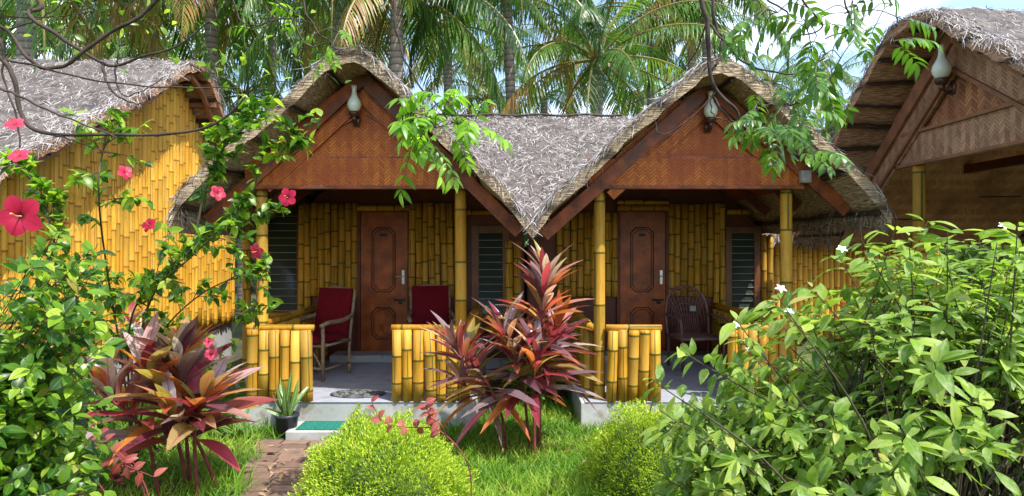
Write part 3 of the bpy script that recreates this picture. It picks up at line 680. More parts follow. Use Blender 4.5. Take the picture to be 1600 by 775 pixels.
m = MB(); bamboo_row(m, (-1.0, -.03), (-.2, -.03), dz + .01, .72 + dz, .1, (0, -1, 0), .3); m.build('half_wall', M_BAM, B, smooth=True, local=True)
m = MB()
for yy in (1.1, 2.0): box(m, (-1.5, yy, 2.42 + dz), (2.1, yy + .09, 2.52 + dz))
m.build('tie_beam', M_DARK, B, local=True)
m = MB(); xs_ = np.linspace(-2.4, 2.2, 24); k = np.arange(23)
v = np.concatenate([np.stack([xs_, np.full(24, yy), np.minimum(hBl(xs_, yy) - .18, 3.0 + dz)], 1) for yy in (.06, 2.38)]); v = np.concatenate([v, v + np.array([0, 0, .012])])
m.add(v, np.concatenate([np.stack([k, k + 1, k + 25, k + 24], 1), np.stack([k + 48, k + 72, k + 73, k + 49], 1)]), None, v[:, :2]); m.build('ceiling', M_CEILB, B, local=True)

# ---------------------------------------------------------------- cottage behind, seen between the two right cottages
Cc = empty('thatched_cottage', (4.3, 14.0, GZ), R(90), 'low thatched cottage with a bamboo wall, glimpsed far behind between the porches', 'cottage', 'thatched bamboo cottages round the garden')
hC = lambda x, y: 3.5 - .62 * np.abs(np.asarray(x, float)) + .02 * np.sin(y * 5) + dz
thatch_roof(hC, np.linspace(-2.75, 2.75, 30), np.linspace(-3.6, .6, 36), .11, 300, parent=Cc, battens=False)
m = MB(); bamboo_row(m, (-2.3, .2), (-2.3, -3.5), .15, 1.80 + dz, .10, (-1, 0, 0), .3, .01, 5); m.build('bamboo_wall', M_BAM2, Cc, smooth=True, local=True)
m = MB(); box(m, (-2.26, -3.5, -.1), (2.3, .1, 1.9 + dz)); m.build('wall', M_DARK, Cc, local=True)

# ---------------------------------------------------------------- wall lamps
def opal():
    m, t, o = mat_new('opal_glass'); n = N(t); p = n('ShaderNodeBsdfPrincipled', i_Roughness=.18); p.inputs['Base Color'].default_value = (.72, .76, .62, 1)
    p.inputs['Subsurface Weight'].default_value = .3; p.inputs['Subsurface Radius'].default_value = (.02, .02, .02); t.links.new(p.outputs[0], o.inputs[0]); return m
M_OPAL = opal(); M_BRASS = pbr('dark_brass', (.10, .045, .03), .35, .2, 20, .5, .1, .5)
def lamp(loc, rz, label, sc_=1.):
    r = empty('wall_lamp', loc, rz, label, 'lamp', 'glass wall lamps on the gables'); r.scale = (sc_,) * 3
    m = MB(); lathe(m, [(.0, .0), (.036, .0), (.052, .018), (.073, .05), (.080, .085), (.074, .12), (.052, .16), (.034, .195), (.027, .235), (.027, .27), (.034, .305), (.030, .306), (.023, .27), (.023, .2)], (0, -.11, .0), 28); m.build('lamp_shade', M_OPAL, r, smooth=True, local=True)
    m = MB(); lathe(m, [(0, -.10), (.02, -.10), (.03, -.075), (.018, -.055), (.045, -.045), (.06, -.02), (.056, .004), (0, .01)], (0, -.11, 0), 20); tube(m, spline([(0, -.11, -.07), (0, -.06, -.13), (0, .0, -.08)], 10), .012, 8); lathe(m, [(0, -.15), (.035, -.14), (.05, -.08), (.035, -.02), (0, -.01)], (0, -.012, 0), 16, sy=.45); m.build('bracket', M_BRASS, r, smooth=True, local=True)
lamp((-1.545, YF - .09, 2.86), 0, 'white glass vase lamp on the gable of the cottage with red chairs', .85)
lamp((1.945, YF - .09, 2.80), 0, 'white glass vase lamp behind the hanging twisted vine', .85)
lamp((4.21, 6.10, 3.14), R(-90), 'white glass vase lamp on the tan woven gable at the photo\'s top right', 1.05)

# ---------------------------------------------------------------- chairs, mats, pot
M_CANE = pbr('cane_pole', (.30, .20, .12), .5, .25, 14); M_CUSH = pbr('red_cushion', (.15, .004, .010), .9, .15, 30, .2, .3); M_WICK = pbr('brown_wicker', (.20, .10, .085), .45, .2, 20)
def cushion(mb, a, b, rz_=0, n_=8):
    """soft padded slab between corners a and b"""
    a = np.array(a); b = np.array(b); c = (a + b) / 2; hw_ = (b - a) / 2
    u = np.linspace(-1, 1, n_ + 1); 
    for s_ in (1, -1):
        X_, Y_ = np.meshgrid(u, u); puff = (1 - np.abs(X_) ** 5) * (1 - np.abs(Y_) ** 5)
        Z_ = s_ * (.35 + .65 * puff ** .5); v = np.stack([X_, Y_, Z_], -1).reshape(-1, 3)
        j = np.arange(n_)[:, None]; i = np.arange(n_)[None]; q = np.stack([j * (n_ + 1) + i, j * (n_ + 1) + i + 1, (j + 1) * (n_ + 1) + i + 1, (j + 1) * (n_ + 1) + i], -1).reshape(-1, 4)
        mb.add(v * hw_ + c, q if s_ > 0 else q[:, ::-1])
    k = np.arange(n_)
    for ax_, sg in ((0, -1), (0, 1), (1, -1), (1, 1)):
        p_ = np.zeros((2 * (n_ + 1), 3)); p_[:, ax_] = sg; p_[:n_ + 1, 1 - ax_] = u; p_[n_ + 1:, 1 - ax_] = u; p_[:n_ + 1, 2] = -.35; p_[n_ + 1:, 2] = .35
        mb.add(p_ * hw_ + c, np.stack([k, k + 1, k + n_ + 2, k + n_ + 1], 1))
def cane_chair(loc, rz, label):
    r = empty('cane_armchair', loc, rz, label, 'chair', 'red cushioned cane armchairs')
    def T(name, paths, rad, mat=M_CANE):
        m = MB(); [tube(m, spline(p, 14) if len(p) > 2 else p, rad, 8) for p in paths]; return m.build(name, mat, r, smooth=True, local=True)
    for sx in (-1, 1):
        T('leg', [[(sx * .27, -.27, 0), (sx * .27, -.27, .64)]], .021); T('leg', [[(sx * .25, .27, 0), (sx * .25, .29, .42), (sx * .25, .40, 1.0)]], .02)
        T('armrest', [[(sx * .27, -.31, .63), (sx * .285, -.2, .66), (sx * .275, .1, .66), (sx * .25, .34, .70)]], .026)
        T('brace', [[(sx * .27, -.26, .1), (sx * .15, -.27, .30), (0, -.27, .36)], [(sx * .27, -.27, .13), (sx * .26, .27, .13)]], .012)
    T('seat_frame', [[(-.27, -.27, .40), (.27, -.27, .40), (.265, .28, .40), (-.265, .28, .40), (-.27, -.27, .40)]], .016) if 0 else None
    for seg in ([[(-.27, -.27, .40), (.27, -.27, .40)], [(-.27, .28, .40), (.27, .28, .40)], [(-.27, -.27, .40), (-.26, .28, .40)], [(.27, -.27, .40), (.26, .28, .40)], [(-.27, -.27, .14), (.27, -.27, .14)], [(-.25, .40, 1.0), (0, .42, 1.03), (.25, .40, 1.0)]]): T('seat_rail', [seg], .016)
    m = MB(); cushion(m, (-.245, -.32, .41), (.245, .26, .50)); m.build('seat', M_CUSH, r, smooth=True, local=True)
    m = MB(); cushion(m, (-.24, -.05, -.32), (.24, .04, .32)); 
    mm = Matrix.Rotation(R(-13), 3, 'X'); 
    # the back cushion is modelled lying on its face, then stood up
    m = MB(); cushion(m, (-.24, -.30, -.045), (.24, .30, .045)); rot = np.array(Matrix.Rotation(R(90 - 13), 3, 'X')); m.V = [v @ rot.T + np.array([0, .30, .73]) for v in m.V]
    m.build('backrest', M_CUSH, r, smooth=True, local=True)
    return r
cane_chair((-2.32, 7.65, .006), R(-20), 'red cushioned cane armchair to the left of the dark brown door')
cane_chair((-1.02, 8.12, .006), R(10), 'red cushioned cane armchair half hidden behind the bamboo half wall and the tall red plant')
def wicker(loc, rz):
    r = empty('wicker_chair', loc, rz, 'brown wicker chair with a fanned radial back beside the open right porch door', 'chair')
    hw_ = .28
    arch = [(-hw_, .2, .38), (-hw_ * 1.02, .26, .70), (-hw_ * .75, .31, .93), (0, .33, 1.02), (hw_ * .75, .31, .93), (hw_ * 1.02, .26, .70), (hw_, .2, .38)]
    m = MB(); tube(m, spline(arch, 40), .016, 8)
    for k in range(1, 12):
        t_ = k / 12 * 2 - 1; top = spline(arch, 41)[int(round((t_ * .62 + 1) / 2 * 40))]
        tube(m, spline([(t_ * .22, .19, .38), (t_ * .16, .22, .55), (top + np.array([t_ * .14, .245, .62])) / 2 * [1, 1, 1], top], 12), .006, 5)
    for s_ in (.25, .40, .55, .70, .85): tube(m, np.array([(p[0] * s_, .22 + (p[1] - .2) * .9, .52 + (p[2] - .52) * s_) for p in spline(arch, 30) if p[2] > .5]), .005, 5)
    m.build('backrest', M_WICK, r, smooth=True, local=True)
    m = MB()
    for k in range(14): tube(m, [(-.27, -.25 + k * .034, .40), (.27, -.25 + k * .034, .40)], .014, 6)
    tube(m, [(-.28, -.27, .40), (.28, -.27, .40), (.28, .21, .40), (-.28, .21, .40), (-.28, -.27, .40)], .02, 8); m.build('seat', M_WICK, r, smooth=True, local=True)
    for sx in (-1, 1):
        for yy in (-.25, .2): m = MB(); tube(m, [(sx * .27, yy, 0), (sx * .27, yy, .4)], .019, 8); m.build('leg', M_WICK, r, smooth=True, local=True)
        m = MB(); tube(m, spline([(sx * .28, -.25, .38), (sx * .30, -.27, .6), (sx * .30, -.1, .65), (sx * .29, .24, .66)], 16), .017, 8); m.build('armrest', M_WICK, r, smooth=True, local=True)
    m = MB(); box(m, (.02, .195, .70), (.10, .20, .77)); m.build('tag', M_WHITE, r, local=True)
wicker((2.33, 8.15, .006), R(8))
t = empty('side_table', (2.86, 8.0, .006), 0, 'small dark wooden table beside the wicker chair under the louvred window', 'table')
m = MB(); box(m, (-.2, -.2, .53), (.2, .2, .56)); m.build('table_top', M_BLACK, t, local=True, bevel=.004)
for sx in (-1, 1):
    for sy in (-1, 1): m = MB(); plank(m, (sx * .17, sy * .17, 0), (sx * .17, sy * .17, .53), .035, .035, (1, 0, 0)); m.build('leg', M_DARK, t, local=True)
def mat_noise2(name, c1, c2, s): 
    m, t, o = mat_new(name); n = N(t); c = n.ramp(noise(n, s, 2), [(.47, c1), (.53, c2)]); p = n('ShaderNodeBsdfPrincipled', i_Base_Color=c, i_Roughness=.9); t.links.new(bump(n, noise(n, s, 2), .6, .01), p.inputs['Normal']); t.links.new(p.outputs[0], o.inputs[0]); return m
m = MB(); lathe(m, [(0, 0), (.285, 0), (.29, .006), (.285, .014), (0, .016)], (-1.60, 6.66, .008), 40, sy=.62)
tag(m.build('doormat', mat_noise2('speckled_mat', (.015, .018, .02), (.15, .155, .15), 30)), 'oval grey and black speckled doormat on the porch floor edge', 'doormat')
m = MB(); box(m, (-2.04, 6.02, -.184), (-1.2, 6.31, -.172)); tag(m.build('step_mat', mat_noise2('green_turf_mat', (.0, .10, .07), (.005, .17, .12), 60), bevel=.004), 'flat green turf mat lying on the entrance step', 'mat')
# plant pot with striped leaves
pot = empty('potted_plant', (-2.28, 6.14, GZ), 0, 'black plastic pot of striped sword-leaved plants beside the step', 'potted plant')
m = MB(); lathe(m, [(0, .0), (.085, .0), (.105, .18), (.118, .185), (.118, .21), (.105, .212), (.098, .19), (0, .185)], (.12, 0, 0), 24); m.build('pot', pbr('black_plastic', (.03, .033, .045), .4, .1), pot, smooth=True, local=True)
# ---------------------------------------------------------------- plants
SWORD = leaf_t(6, ([0, .1, .6, .9, 1], [.5, .8, 1, .5, .06]), .35, .35)
BROAD = leaf_t(5, None, .22, .28, .42)
LANCE = leaf_t(7, ([0, .12, .35, .6, .85, 1], [.16, .35, .85, 1, .55, .03]), .40, .38)
TINY = leaf_t(2, None, .3, .15, .45)
BLADE = leaf_t(3, ([0, .5, .8, 1], [1, .8, .45, .05]), .2, .45)
NEEDLE = leaf_t(3, ([0, .2, .7, 1], [.6, 1, .8, .08]), .2, .35)
M_STEM = pbr('green_brown_stem', (.07, .055, .028), .6, .25, 15)
M_BARK = pbr('dark_bark', (.060, .042, .032), .75, .35, 12, .25, .4)
M_BARKL = pbr('grey_bark', (.20, .16, .13), .8, .35, 14, .2, .5)
M_SNAKE = leafmat('striped_sword_leaf', [(0, (.06, .13, .03)), (1, (.12, .22, .05))], .25, .35, rib=(.35, .42, .12), edge=(.10, .2, .04))
m = MB(); K = 9
scatter(m, SWORD, np.array([.12, 0, .17]) + rng.normal(0, .03, (K, 3)) * [1, 1, 0], np.stack([rng.normal(0, .55, K), rng.normal(-.1, .4, K), np.full(K, 1.)], 1), np.stack([rng.normal(0, .3, K), np.full(K, -1.), np.full(K, .5)], 1), rng.uniform(.22, .46, K), .05)
m.build('foliage', M_SNAKE, pot, local=True)
def sword_clump(loc, label, K=12, ln=(.2, .45)):
    r = empty('spider_plant', loc, 0, label, 'plant')
    m = MB(); a = rng.uniform(0, 6.28, K); scatter(m, SWORD, rng.normal(0, .05, (K, 3)) * [1, 1, 0], np.stack([np.cos(a) * .8, np.sin(a) * .8, np.full(K, 1.)], 1), np.stack([-np.cos(a), -np.sin(a), np.ones(K)], 1), rng.uniform(*ln, K), .045)
    m.build('foliage', M_SNAKE, r, local=True)
sword_clump((-2.52, 6.0, GZ), 'striped sword-leaved plant in the soil left of the black pot', 12)

# ---- cordylines
M_CORD = leafmat('cordyline_leaf', [(0, (.46, .38, .42)), (.10, (.24, .17, .20)), (.22, (.12, .04, .055)), (.38, (.30, .04, .07)), (.48, (.52, .07, .12)), (.58, (.66, .24, .04)), (.68, (.34, .07, .07)), (.80, (.40, .36, .08)), (.90, (.58, .26, .22)), (1, (.60, .52, .54))], .46, .26, rib=(.40, .06, .10), edge=None, blem=(.22, .13, .06), tcol=1.6, spec=.6)  # pale lilac-grey stops paint the leaf sheen into the colour
M_CSTEM = pbr('cordyline_stem', (.22, .045, .045), .5, .3, 14)
def cordyline(loc, stems, label, elo=-.35, bs=.06, wr=(.14, .20), ln=(.28, .46)):
    r = empty('cordyline', loc, 0, label, 'plant', 'red cordyline plants'); lf = MB(); st = MB(); loc = np.array(loc, float)
    for (tip, nl, reach, bias) in stems:
        tip = np.array(tip, float) - loc; base = rng.normal(0, bs, 3) * [1, 1, 0] + tip * [.3, .3, 0]
        path = spline([base, base + (tip - base) * .5 + np.array([0, 0, .1]) - np.array([tip[0], tip[1], 0]) * .18, tip], 24); tube(st, path, np.linspace(.014, .010, 24), 7)
        t_ = rng.random(nl) ** .8; i = np.clip(((1 - reach) + reach * t_) * 23, 0, 23).astype(int); pos = path[i]
        a = np.arange(nl) * 2.4 + rng.normal(0, .25, nl); el = elo + (1.4 - elo) * t_ ** .8 + rng.normal(0, .15, nl)
        d = np.stack([np.cos(a) * np.cos(el), np.sin(a) * np.cos(el), np.sin(el)], 1) + np.array(bias)
        up = np.stack([-np.cos(a) * np.sin(el), -np.sin(a) * np.sin(el), np.cos(el)], 1) + rng.normal(0, .25, (nl, 3))
        L_ = rng.uniform(*ln, nl) * (1.12 - .35 * t_)
        rn = np.clip(rng.uniform(-.1, .9, nl) + .18 * t_, 0, 1)
        scatter(lf, LANCE, pos, d, up, L_, L_ * rng.uniform(*wr, nl), rn)
        # petioles
    lf.build('foliage', M_CORD, r, smooth=True, local=True); st.build('stem', M_CSTEM, r, smooth=True, local=True); return r
cordyline((.18, 5.65, GZ), [(P(852, 425, 5.65), 74, .62, (0, 0, .2)), (P(785, 520, 5.5), 60, .62, (-.05, -.05, .2)), (P(705, 545, 5.45), 56, .58, (-.22, -.05, .1)), (P(868, 520, 5.75), 30, .38, (.22, 0, .05)), (P(835, 560, 5.4), 26, .5, (.05, -.1, .2)), (P(722, 600, 5.55), 14, .3, (-.2, 0, -.25))],
          'tall red cordyline standing on the lawn between the two porches', ln=(.34, .56))
cordyline((-2.5, 4.7, GZ), [(P(280, 560, 4.55), 36, .65, (.05, -.05, .15)), (P(222, 578, 4.45), 32, .55, (-.05, -.1, .1)), (P(155, 612, 4.4), 30, .55, (-.25, -.05, 0)), (P(318, 622, 4.5), 24, .5, (.3, -.05, 0)), (P(265, 650, 4.4), 16, .5, (.0, -.25, 0))],
          'bushy red cordyline with broad maroon leaves left of the brick path', ln=(.38, .60), wr=(.20, .27), elo=.05, bs=.12)
cordyline((-4.05, 6.8, GZ), [(P(205, 500, 6.6), 20, .4, (0, 0, 0)), (P(225, 520, 6.7), 14, .4, (0, 0, 0))], 'small dark purple cordyline against the tall bamboo wall')

# ---- twig based shrubs
def shrub(name, loc, tips, T, mat, label, cat, leaf=(.07, .11), ratio=.42, per=9, span=.3, whorl=False, droop=.0, stem=M_STEM, rad=.012, group=None, basez=None, upb=.5, spread=.04, extra=None, rndf=None):
    r = empty(name, loc, 0, label, cat, group); loc = np.array(loc, float); lf = MB(); st = MB(); tips = np.asarray(tips, float) - loc
    hub = [np.array([rng.normal(0, spread * 2), rng.normal(0, spread * 2), .0]) for _ in range(7)]
    for tip in tips:
        b = hub[rng.integers(7)]; d = tip - b; mid = b + d * .5 + np.array([-d[0] * .12, -d[1] * .12, .08 * np.linalg.norm(d)]) + rng.normal(0, .05, 3)
        path = spline([b, mid, tip], 16); tube(st, path, np.linspace(rad, rad * .22, 16), 4, cap=False)
        dr = nrm(path[-1] - path[-3]); K = per + rng.integers(-2, 3)
        t_ = rng.random(K) ** (.5 if whorl else .8); Ltot = np.linalg.norm(d); s0 = 1 - min(.9, span / Ltot)
        u = (s0 + (1 - s0) * t_) * 15; i = np.clip(u.astype(int), 0, 14); pos = path[i] + (path[i + 1] - path[i]) * (u - i)[:, None]
        a = np.arange(K) * 2.4 + rng.random() * 6.28; side = nrm(np.cross(dr, [0, 0, 1]) + 1e-3); bb = np.cross(side, dr)
        outd = np.cos(a)[:, None] * side + np.sin(a)[:, None] * bb
        dd = outd + dr * (.25 + .5 * t_[:, None]) + np.array([0, 0, -droop]) + rng.normal(0, .15, (K, 3))
        up = np.array([0, 0, 1.]) * upb + dr * .5 + rng.normal(0, .35, (K, 3)) + SUN * .25
        L_ = rng.uniform(*leaf, K); pos = pos + nrm(dd) * .012
        scatter(lf, T, pos, dd, up, L_, L_ * ratio * rng.uniform(.85, 1.15, K), None if rndf is None else rndf(K))
    lf.build('foliage', mat, r, smooth=True, local=True); st.build('stem', stem, r, smooth=True, local=True)
    return r
def ell(n_, c, rad, zmin=None, shell=.45, test=None):
    """points through an ellipsoid's outer volume"""
    o = []
    while len(o) < n_:
        d = nrm(rng.normal(size=3)); k = (shell + (1 - shell) * rng.random()) ; lump = 1 + .12 * math.sin(d[0] * 7 + c[0]) * math.cos(d[2] * 6)
        p = np.array(c) + d * np.array(rad) * k * lump
        if zmin is not None and p[2] < zmin: continue
        if test is not None and not test(p): continue
        o.append(p)
    return np.array(o)
# big variegated shrub at the right
M_JAS = leafmat('pale_variegated_leaf', [(0, (.09, .20, .016)), (.5, (.21, .36, .03)), (.975, (.40, .52, .07)), (1, (.45, .36, .10))], .42, .45, blem=(.20, .14, .04), rib=(.24, .34, .09), spots=(.40, .45, .24), spec=.3, tcol=1.45)
top_ok = lambda p: (387.5 - (p[2] - CAMZ) / p[1] * F) > np.interp(800 + p[0] / p[1] * F, [990, 1050, 1150, 1230, 1310, 1380, 1450, 1700], [640, 560, 505, 470, 430, 385, 365, 360]) and 800 + p[0] / p[1] * F > 1010
tips = np.concatenate([ell(460, (1.95, 2.95, .55), (1.30, .95, 1.05), GZ + .15, .5, top_ok), ell(360, (1.10, 2.80, .25), (.66, .55, .72), GZ + .15, .4, top_ok), ell(110, (2.2, 3.1, 1.25), (.7, .5, .42), None, .4, top_ok), ell(40, (1.3, 2.2, .35), (.7, .3, .5), GZ + .1, .4, top_ok), np.array([P(x_, y_, d_) for x_, y_, d_ in ((1310, 400, 2.7), (1345, 372, 2.8), (1400, 352, 2.7), (1450, 345, 2.8), (1420, 375, 2.6), (1480, 362, 2.7), (1530, 372, 2.9), (1590, 350, 2.4), (1595, 385, 2.5), (1560, 365, 2.6), (1260, 440, 2.6), (1215, 462, 2.5), (1150, 500, 2.5), (1060, 545, 2.6), (1015, 590, 2.6), (1030, 640, 2.5))])])
sh = shrub('leafy_shrub', (1.75, 2.95, GZ), tips, BROAD, M_JAS, 'large pale green shrub with small white star flowers before the right cottages', 'shrub', (.045, .125), .42, 13, .28, True, .40, rad=.009, spread=.16)
M_WFL = pbr('white_petal', (.80, .80, .80), .5, .03, 5)
def starflower(parent, p, face, s=.03, mat=M_WFL, n_=5):
    m = MB(); face = nrm(np.array(face, float)); a = np.arange(n_) / n_ * 6.283; x = nrm(np.cross(face, [0, 0, 1.])); y = np.cross(face, x)
    d = np.cos(a)[:, None] * x + np.sin(a)[:, None] * y + face * .25; pw = np.array(wloc(parent))
    scatter(m, BROAD, np.tile(np.array(p) - pw, (n_, 1)), d, np.tile(face, (n_, 1)), s, s * .5); m.build('flower', mat, parent, local=True)
pxl = lambda p: (800 + p[0] / p[1] * F, 387.5 - (p[2] - CAMZ) / p[1] * F)
TP = np.array([pxl(p) for p in tips])
for px, py in ((1319, 412), (1215, 475), (1115, 530), (1170, 560), (1440, 395), (1560, 385), (1235, 490)):
    k_ = np.argmin(np.hypot(TP[:, 0] - px, TP[:, 1] - py)); starflower(sh, tips[k_] + np.array([0, -.03, .03]), (rng.normal(0, .5), -.7, .8), .024)

# hibiscus on the left
M_HIB = leafmat('hibiscus_leaf', [(0, (.025, .085, .010)), (.4, (.08, .20, .012)), (.7, (.20, .37, .02)), (.975, (.46, .60, .06)), (1, (.42, .30, .06))], .5, .34, blem=(.18, .12, .03), rib=(.13, .24, .05), spec=.45, tcol=1.6)
vis = lambda lim: (lambda p: 800 + p[0] / p[1] * F < lim)
tips = np.concatenate([ell(230, (-2.0, 2.55, .95), (.62, .55, .68), GZ + .1, .1, vis(165)), ell(130, (-2.0, 2.6, .45), (.5, .5, .55), GZ + .1, .2, vis(120)), ell(170, (-1.95, 2.45, .30), (.6, .4, .42), GZ + .25, .1, vis(110)), ell(110, (-2.3, 2.9, .0), (.5, .4, .35), GZ + .05, .1, vis(118)), ell(90, (-1.95, 2.75, .6), (.4, .5, .5), GZ + .05, .1, vis(165)), ell(34, (-1.75, 2.75, 1.35), (.3, .4, .35), None, .3, vis(175))])
hib = shrub('hibiscus_shrub', (-2.75, 3.0, GZ), tips, BROAD, M_HIB, 'tall hibiscus shrub with one large crimson flower at the left edge', 'shrub', (.035, .078), .58, 11, .34, False, .15, rad=.006, spread=.1, group='flowering hibiscus shrubs')
def along(paths, n_per, jit):
    o = []
    for p in paths:
        q = spline(p, 60)
        k = rng.integers(8, 60, n_per); o.append(q[k] + rng.normal(0, jit, (n_per, 3)))
    return np.concatenate(o)
# second hibiscus with the long arching branches reaching the post
def branchy(name, loc, paths, mat, label, cat, leaf, ratio, n_tw, tw, per, rad=.012, group=None, stem=M_STEM, T=BROAD, droop=.1):
    r = empty(name, loc, 0, label, cat, group); loc = np.array(loc, float); lf = MB(); st = MB()
    for p, dens in paths:
        q = spline(p, 60) - loc; tube(st, q, np.linspace(rad, rad * .3, 60), 6)
        for k in range(int(n_tw * dens)):
            u = rng.uniform(.12, 1) ** .8; i = int(u * 58); b = q[i]; d = nrm(nrm(q[i + 1] - q[i]) * .7 + rng.normal(0, .6, 3) + np.array([0, 0, .25])); L0 = tw * rng.uniform(.4, 1.2)
            s_ = spline([b, b + d * L0 * .5 + [0, 0, .02], b + d * L0], 8); tube(st, s_, np.linspace(rad * .35, rad * .12, 8), 4, cap=False)
            K = per + rng.integers(-2, 3); t_ = rng.uniform(.15, 1, K); ii = np.clip(t_ * 7, 0, 6).astype(int); pos = s_[ii] + (s_[ii + 1] - s_[ii]) * (t_ * 7 - ii)[:, None]
            dd = rdir(K) + d * .5 + np.array([0, 0, -droop]); up = np.array([0, 0, 1.]) + rng.normal(0, .5, (K, 3)) + SUN * .3
            L_ = rng.uniform(*leaf, K); scatter(lf, T, pos, dd, up, L_, L_ * ratio)
    lf.build('foliage', mat, r, smooth=True, local=True); st.build('stem', stem, r, smooth=True, local=True); return r
D2 = 4.1
hib2 = branchy('hibiscus_shrub', (-3.0, 5.1, GZ), [
    ([(-3.0, 5.1, GZ), P(215, 560, 5.0), P(240, 460, 4.7), P(300, 400, 4.1), P(372, 330, 4.1), P(420, 260, 4.1), P(470, 205, 4.1)], 1.1),
    ([(-3.0, 5.1, GZ), P(200, 540, 5.0), P(230, 450, 4.7), P(330, 370, 4.3), P(400, 340, 4.3)], 1.0),
    ([(-3.0, 5.1, GZ), P(190, 560, 5.0), P(170, 440, 4.7), P(155, 320, 3.9), P(160, 240, 3.9), P(185, 200, 3.9)], 1.0),
    ([(-3.0, 5.1, GZ), P(230, 580, 5.0), P(260, 510, 5.0), P(330, 450, 4.7), P(400, 435, 4.7), P(395, 500, 4.7)], .9),
    ([P(300, 400, 4.1), P(320, 300, 4.1), P(350, 230, 4.1), P(395, 190, 4.1)], .9),
    ([(-3.0, 5.1, GZ), P(100, 500, 4.7), P(85, 380, 4.1), P(60, 300, 4.1), P(20, 250, 4.2)], 1.0),
    ([P(200, 540, 5.0), P(270, 545, 5.0), P(330, 560, 5.0), P(350, 600, 5.0)], .6)],
    M_HIB, 'arching hibiscus with pink flowers reaching across to the left porch post', 'shrub', (.05, .095), .55, 30, .25, 12, .009, 'flowering hibiscus shrubs')
M_PET = leafmat('hibiscus_petal', [(0, (.42, .008, .045)), (1, (.52, .015, .06))], .3, .45, rib=(.36, .005, .03), tcol=1.1, base=(.12, .0, .01))
M_PET2 = leafmat('hibiscus_petal_pink', [(0, (.62, .03, .10)), (1, (.72, .09, .15))], .4, .45, rib=(.5, .02, .05), tcol=1.1, base=(.30, .0, .03))
M_PIST = pbr('pistil', (.75, .35, .12), .5); M_CEN = pbr('flower_throat', (.20, .005, .02), .6)
PETAL = leaf_t(6, ([0, .15, .4, .7, .92, 1], [.18, .45, .85, 1., .75, .25]), .12, .42)
def hibflower(parent, p, face, s, mat):
    pw = np.array(wloc(parent)); face = nrm(np.array(face, float)); a = np.arange(5) / 5 * 6.283 + rng.random(); x = nrm(np.cross(face, [0, 0, 1.])); y = np.cross(face, x); c = np.array(p) - pw
    m = MB(); d = np.cos(a)[:, None] * x + np.sin(a)[:, None] * y + face * .55; scatter(m, PETAL, c + d * s * .03, d, np.tile(face, (5, 1)) + rng.normal(0, .12, (5, 3)) , s * rng.uniform(.92, 1.05, 5), s * .92)
    f = m.build('flower', mat, parent, smooth=True, local=True); f.location = (0, 0, 0)
    m = MB(); tube(m, spline([c, c + face * s * .5, c + face * s * .95 + np.array([0, 0, .1]) * s], 8), [s * .05, s * .04, s * .035, s * .03, s * .03, s * .04, s * .06, s * .05], 7); m.build('pistil', M_PIST, f, local=True)
hibflower(hib, P(33, 338, 1.85), (.2, -1, .0), .056, M_PET)
for px, py, D in ((30, 245, 2.1), (24, 195, 2.2)): hibflower(hib, P(px, py, D), (.2, -1, .9), .03, M_PET2)
for px, py, D, s in ((450, 309, 4.0, .065), (402, 392, 4.0, .058), (340, 302, 4.0, .055), (234, 352, 4.05, .055), (195, 270, 3.85, .05), (330, 553, 4.4, .05), (326, 535, 4.4, .04), (82, 612, 3.9, .04)):
    hibflower(hib2, P(px, py, D), (rng.normal(.2, .6), -1, rng.normal(.2, .5)), s * .85, M_PET2 if rng.random() < .7 else M_PET)

# undergrowth of small red-leaved and green plants, lower left
M_COL = leafmat('purple_leaf', [(0, (.05, .012, .022)), (.6, (.14, .025, .04)), (1, (.30, .08, .07))], .35, .4)
tips = ell(34, (-2.3, 3.3, .05), (.5, .4, .32), GZ + .08, .3)
shrub('coleus', (-2.3, 3.35, GZ), tips, BROAD, M_COL, 'low plant with small deep purple leaves at the lower left', 'plant', (.045, .07), .8, 6, .18, rad=.006)
M_PINK = leafmat('pink_leaf', [(0, (.35, .07, .05)), (.5, (.48, .14, .10)), (1, (.30, .05, .06))], .4, .4, rib=(.5, .2, .15))
def twig_plant(loc, pts, n_, label, leaf=.06):
    r = empty('copperleaf_sprig', loc, 0, label, 'plant', 'copper-leaved sprigs'); loc_ = np.array(loc, float); lf = MB(); st = MB()
    for p in pts:
        q = spline(p, 30) - loc_; tube(st, q, np.linspace(.005, .002, 30), 5)
        k = np.linspace(12, 29, n_).astype(int); tg = nrm(q[np.minimum(k, 28) + 1] - q[np.minimum(k, 28)]); sd = nrm(np.cross(tg, [0, -1, .3])) * np.where(np.arange(n_) % 2, 1, -1)[:, None]
        d = sd + tg * .6 + rng.normal(0, .35, (n_, 3)); scatter(lf, BROAD, q[k], d, np.tile([0, -.7, .7], (n_, 1)) + rng.normal(0, .3, (n_, 3)), rng.uniform(.8, 1.15, n_) * leaf, leaf * .72)
    lf.build('foliage', M_PINK, r, smooth=True, local=True); st.build('stem', M_CSTEM, r, smooth=True, local=True)
twig_plant((-.28, 3.75, GZ), [[(-.28, 3.75, GZ), P(735, 740, 3.75), P(690, 675, 3.75), P(640, 668, 3.8), P(600, 660, 3.8), P(580, 628, 3.8)], [P(700, 690, 3.75), P(690, 665, 3.7), P(672, 650, 3.75), P(665, 630, 3.75)]], 12, 'thin arching sprig of copper leaves in front of the clipped round bush', .06)
twig_plant((-1.9, 3.5, GZ), [[(-1.9, 3.5, GZ), P(225, 755, 3.5), P(170, 700, 3.5), P(150, 670, 3.45)], [(-1.9, 3.5, GZ), P(215, 735, 3.5), P(190, 725, 3.4), P(240, 745, 3.4)], [(-1.9, 3.5, GZ), P(140, 735, 3.3), P(120, 700, 3.3), P(60, 740, 3.3)]], 9, 'low sprig of dusty pink leaves under the left red cordyline', .065)
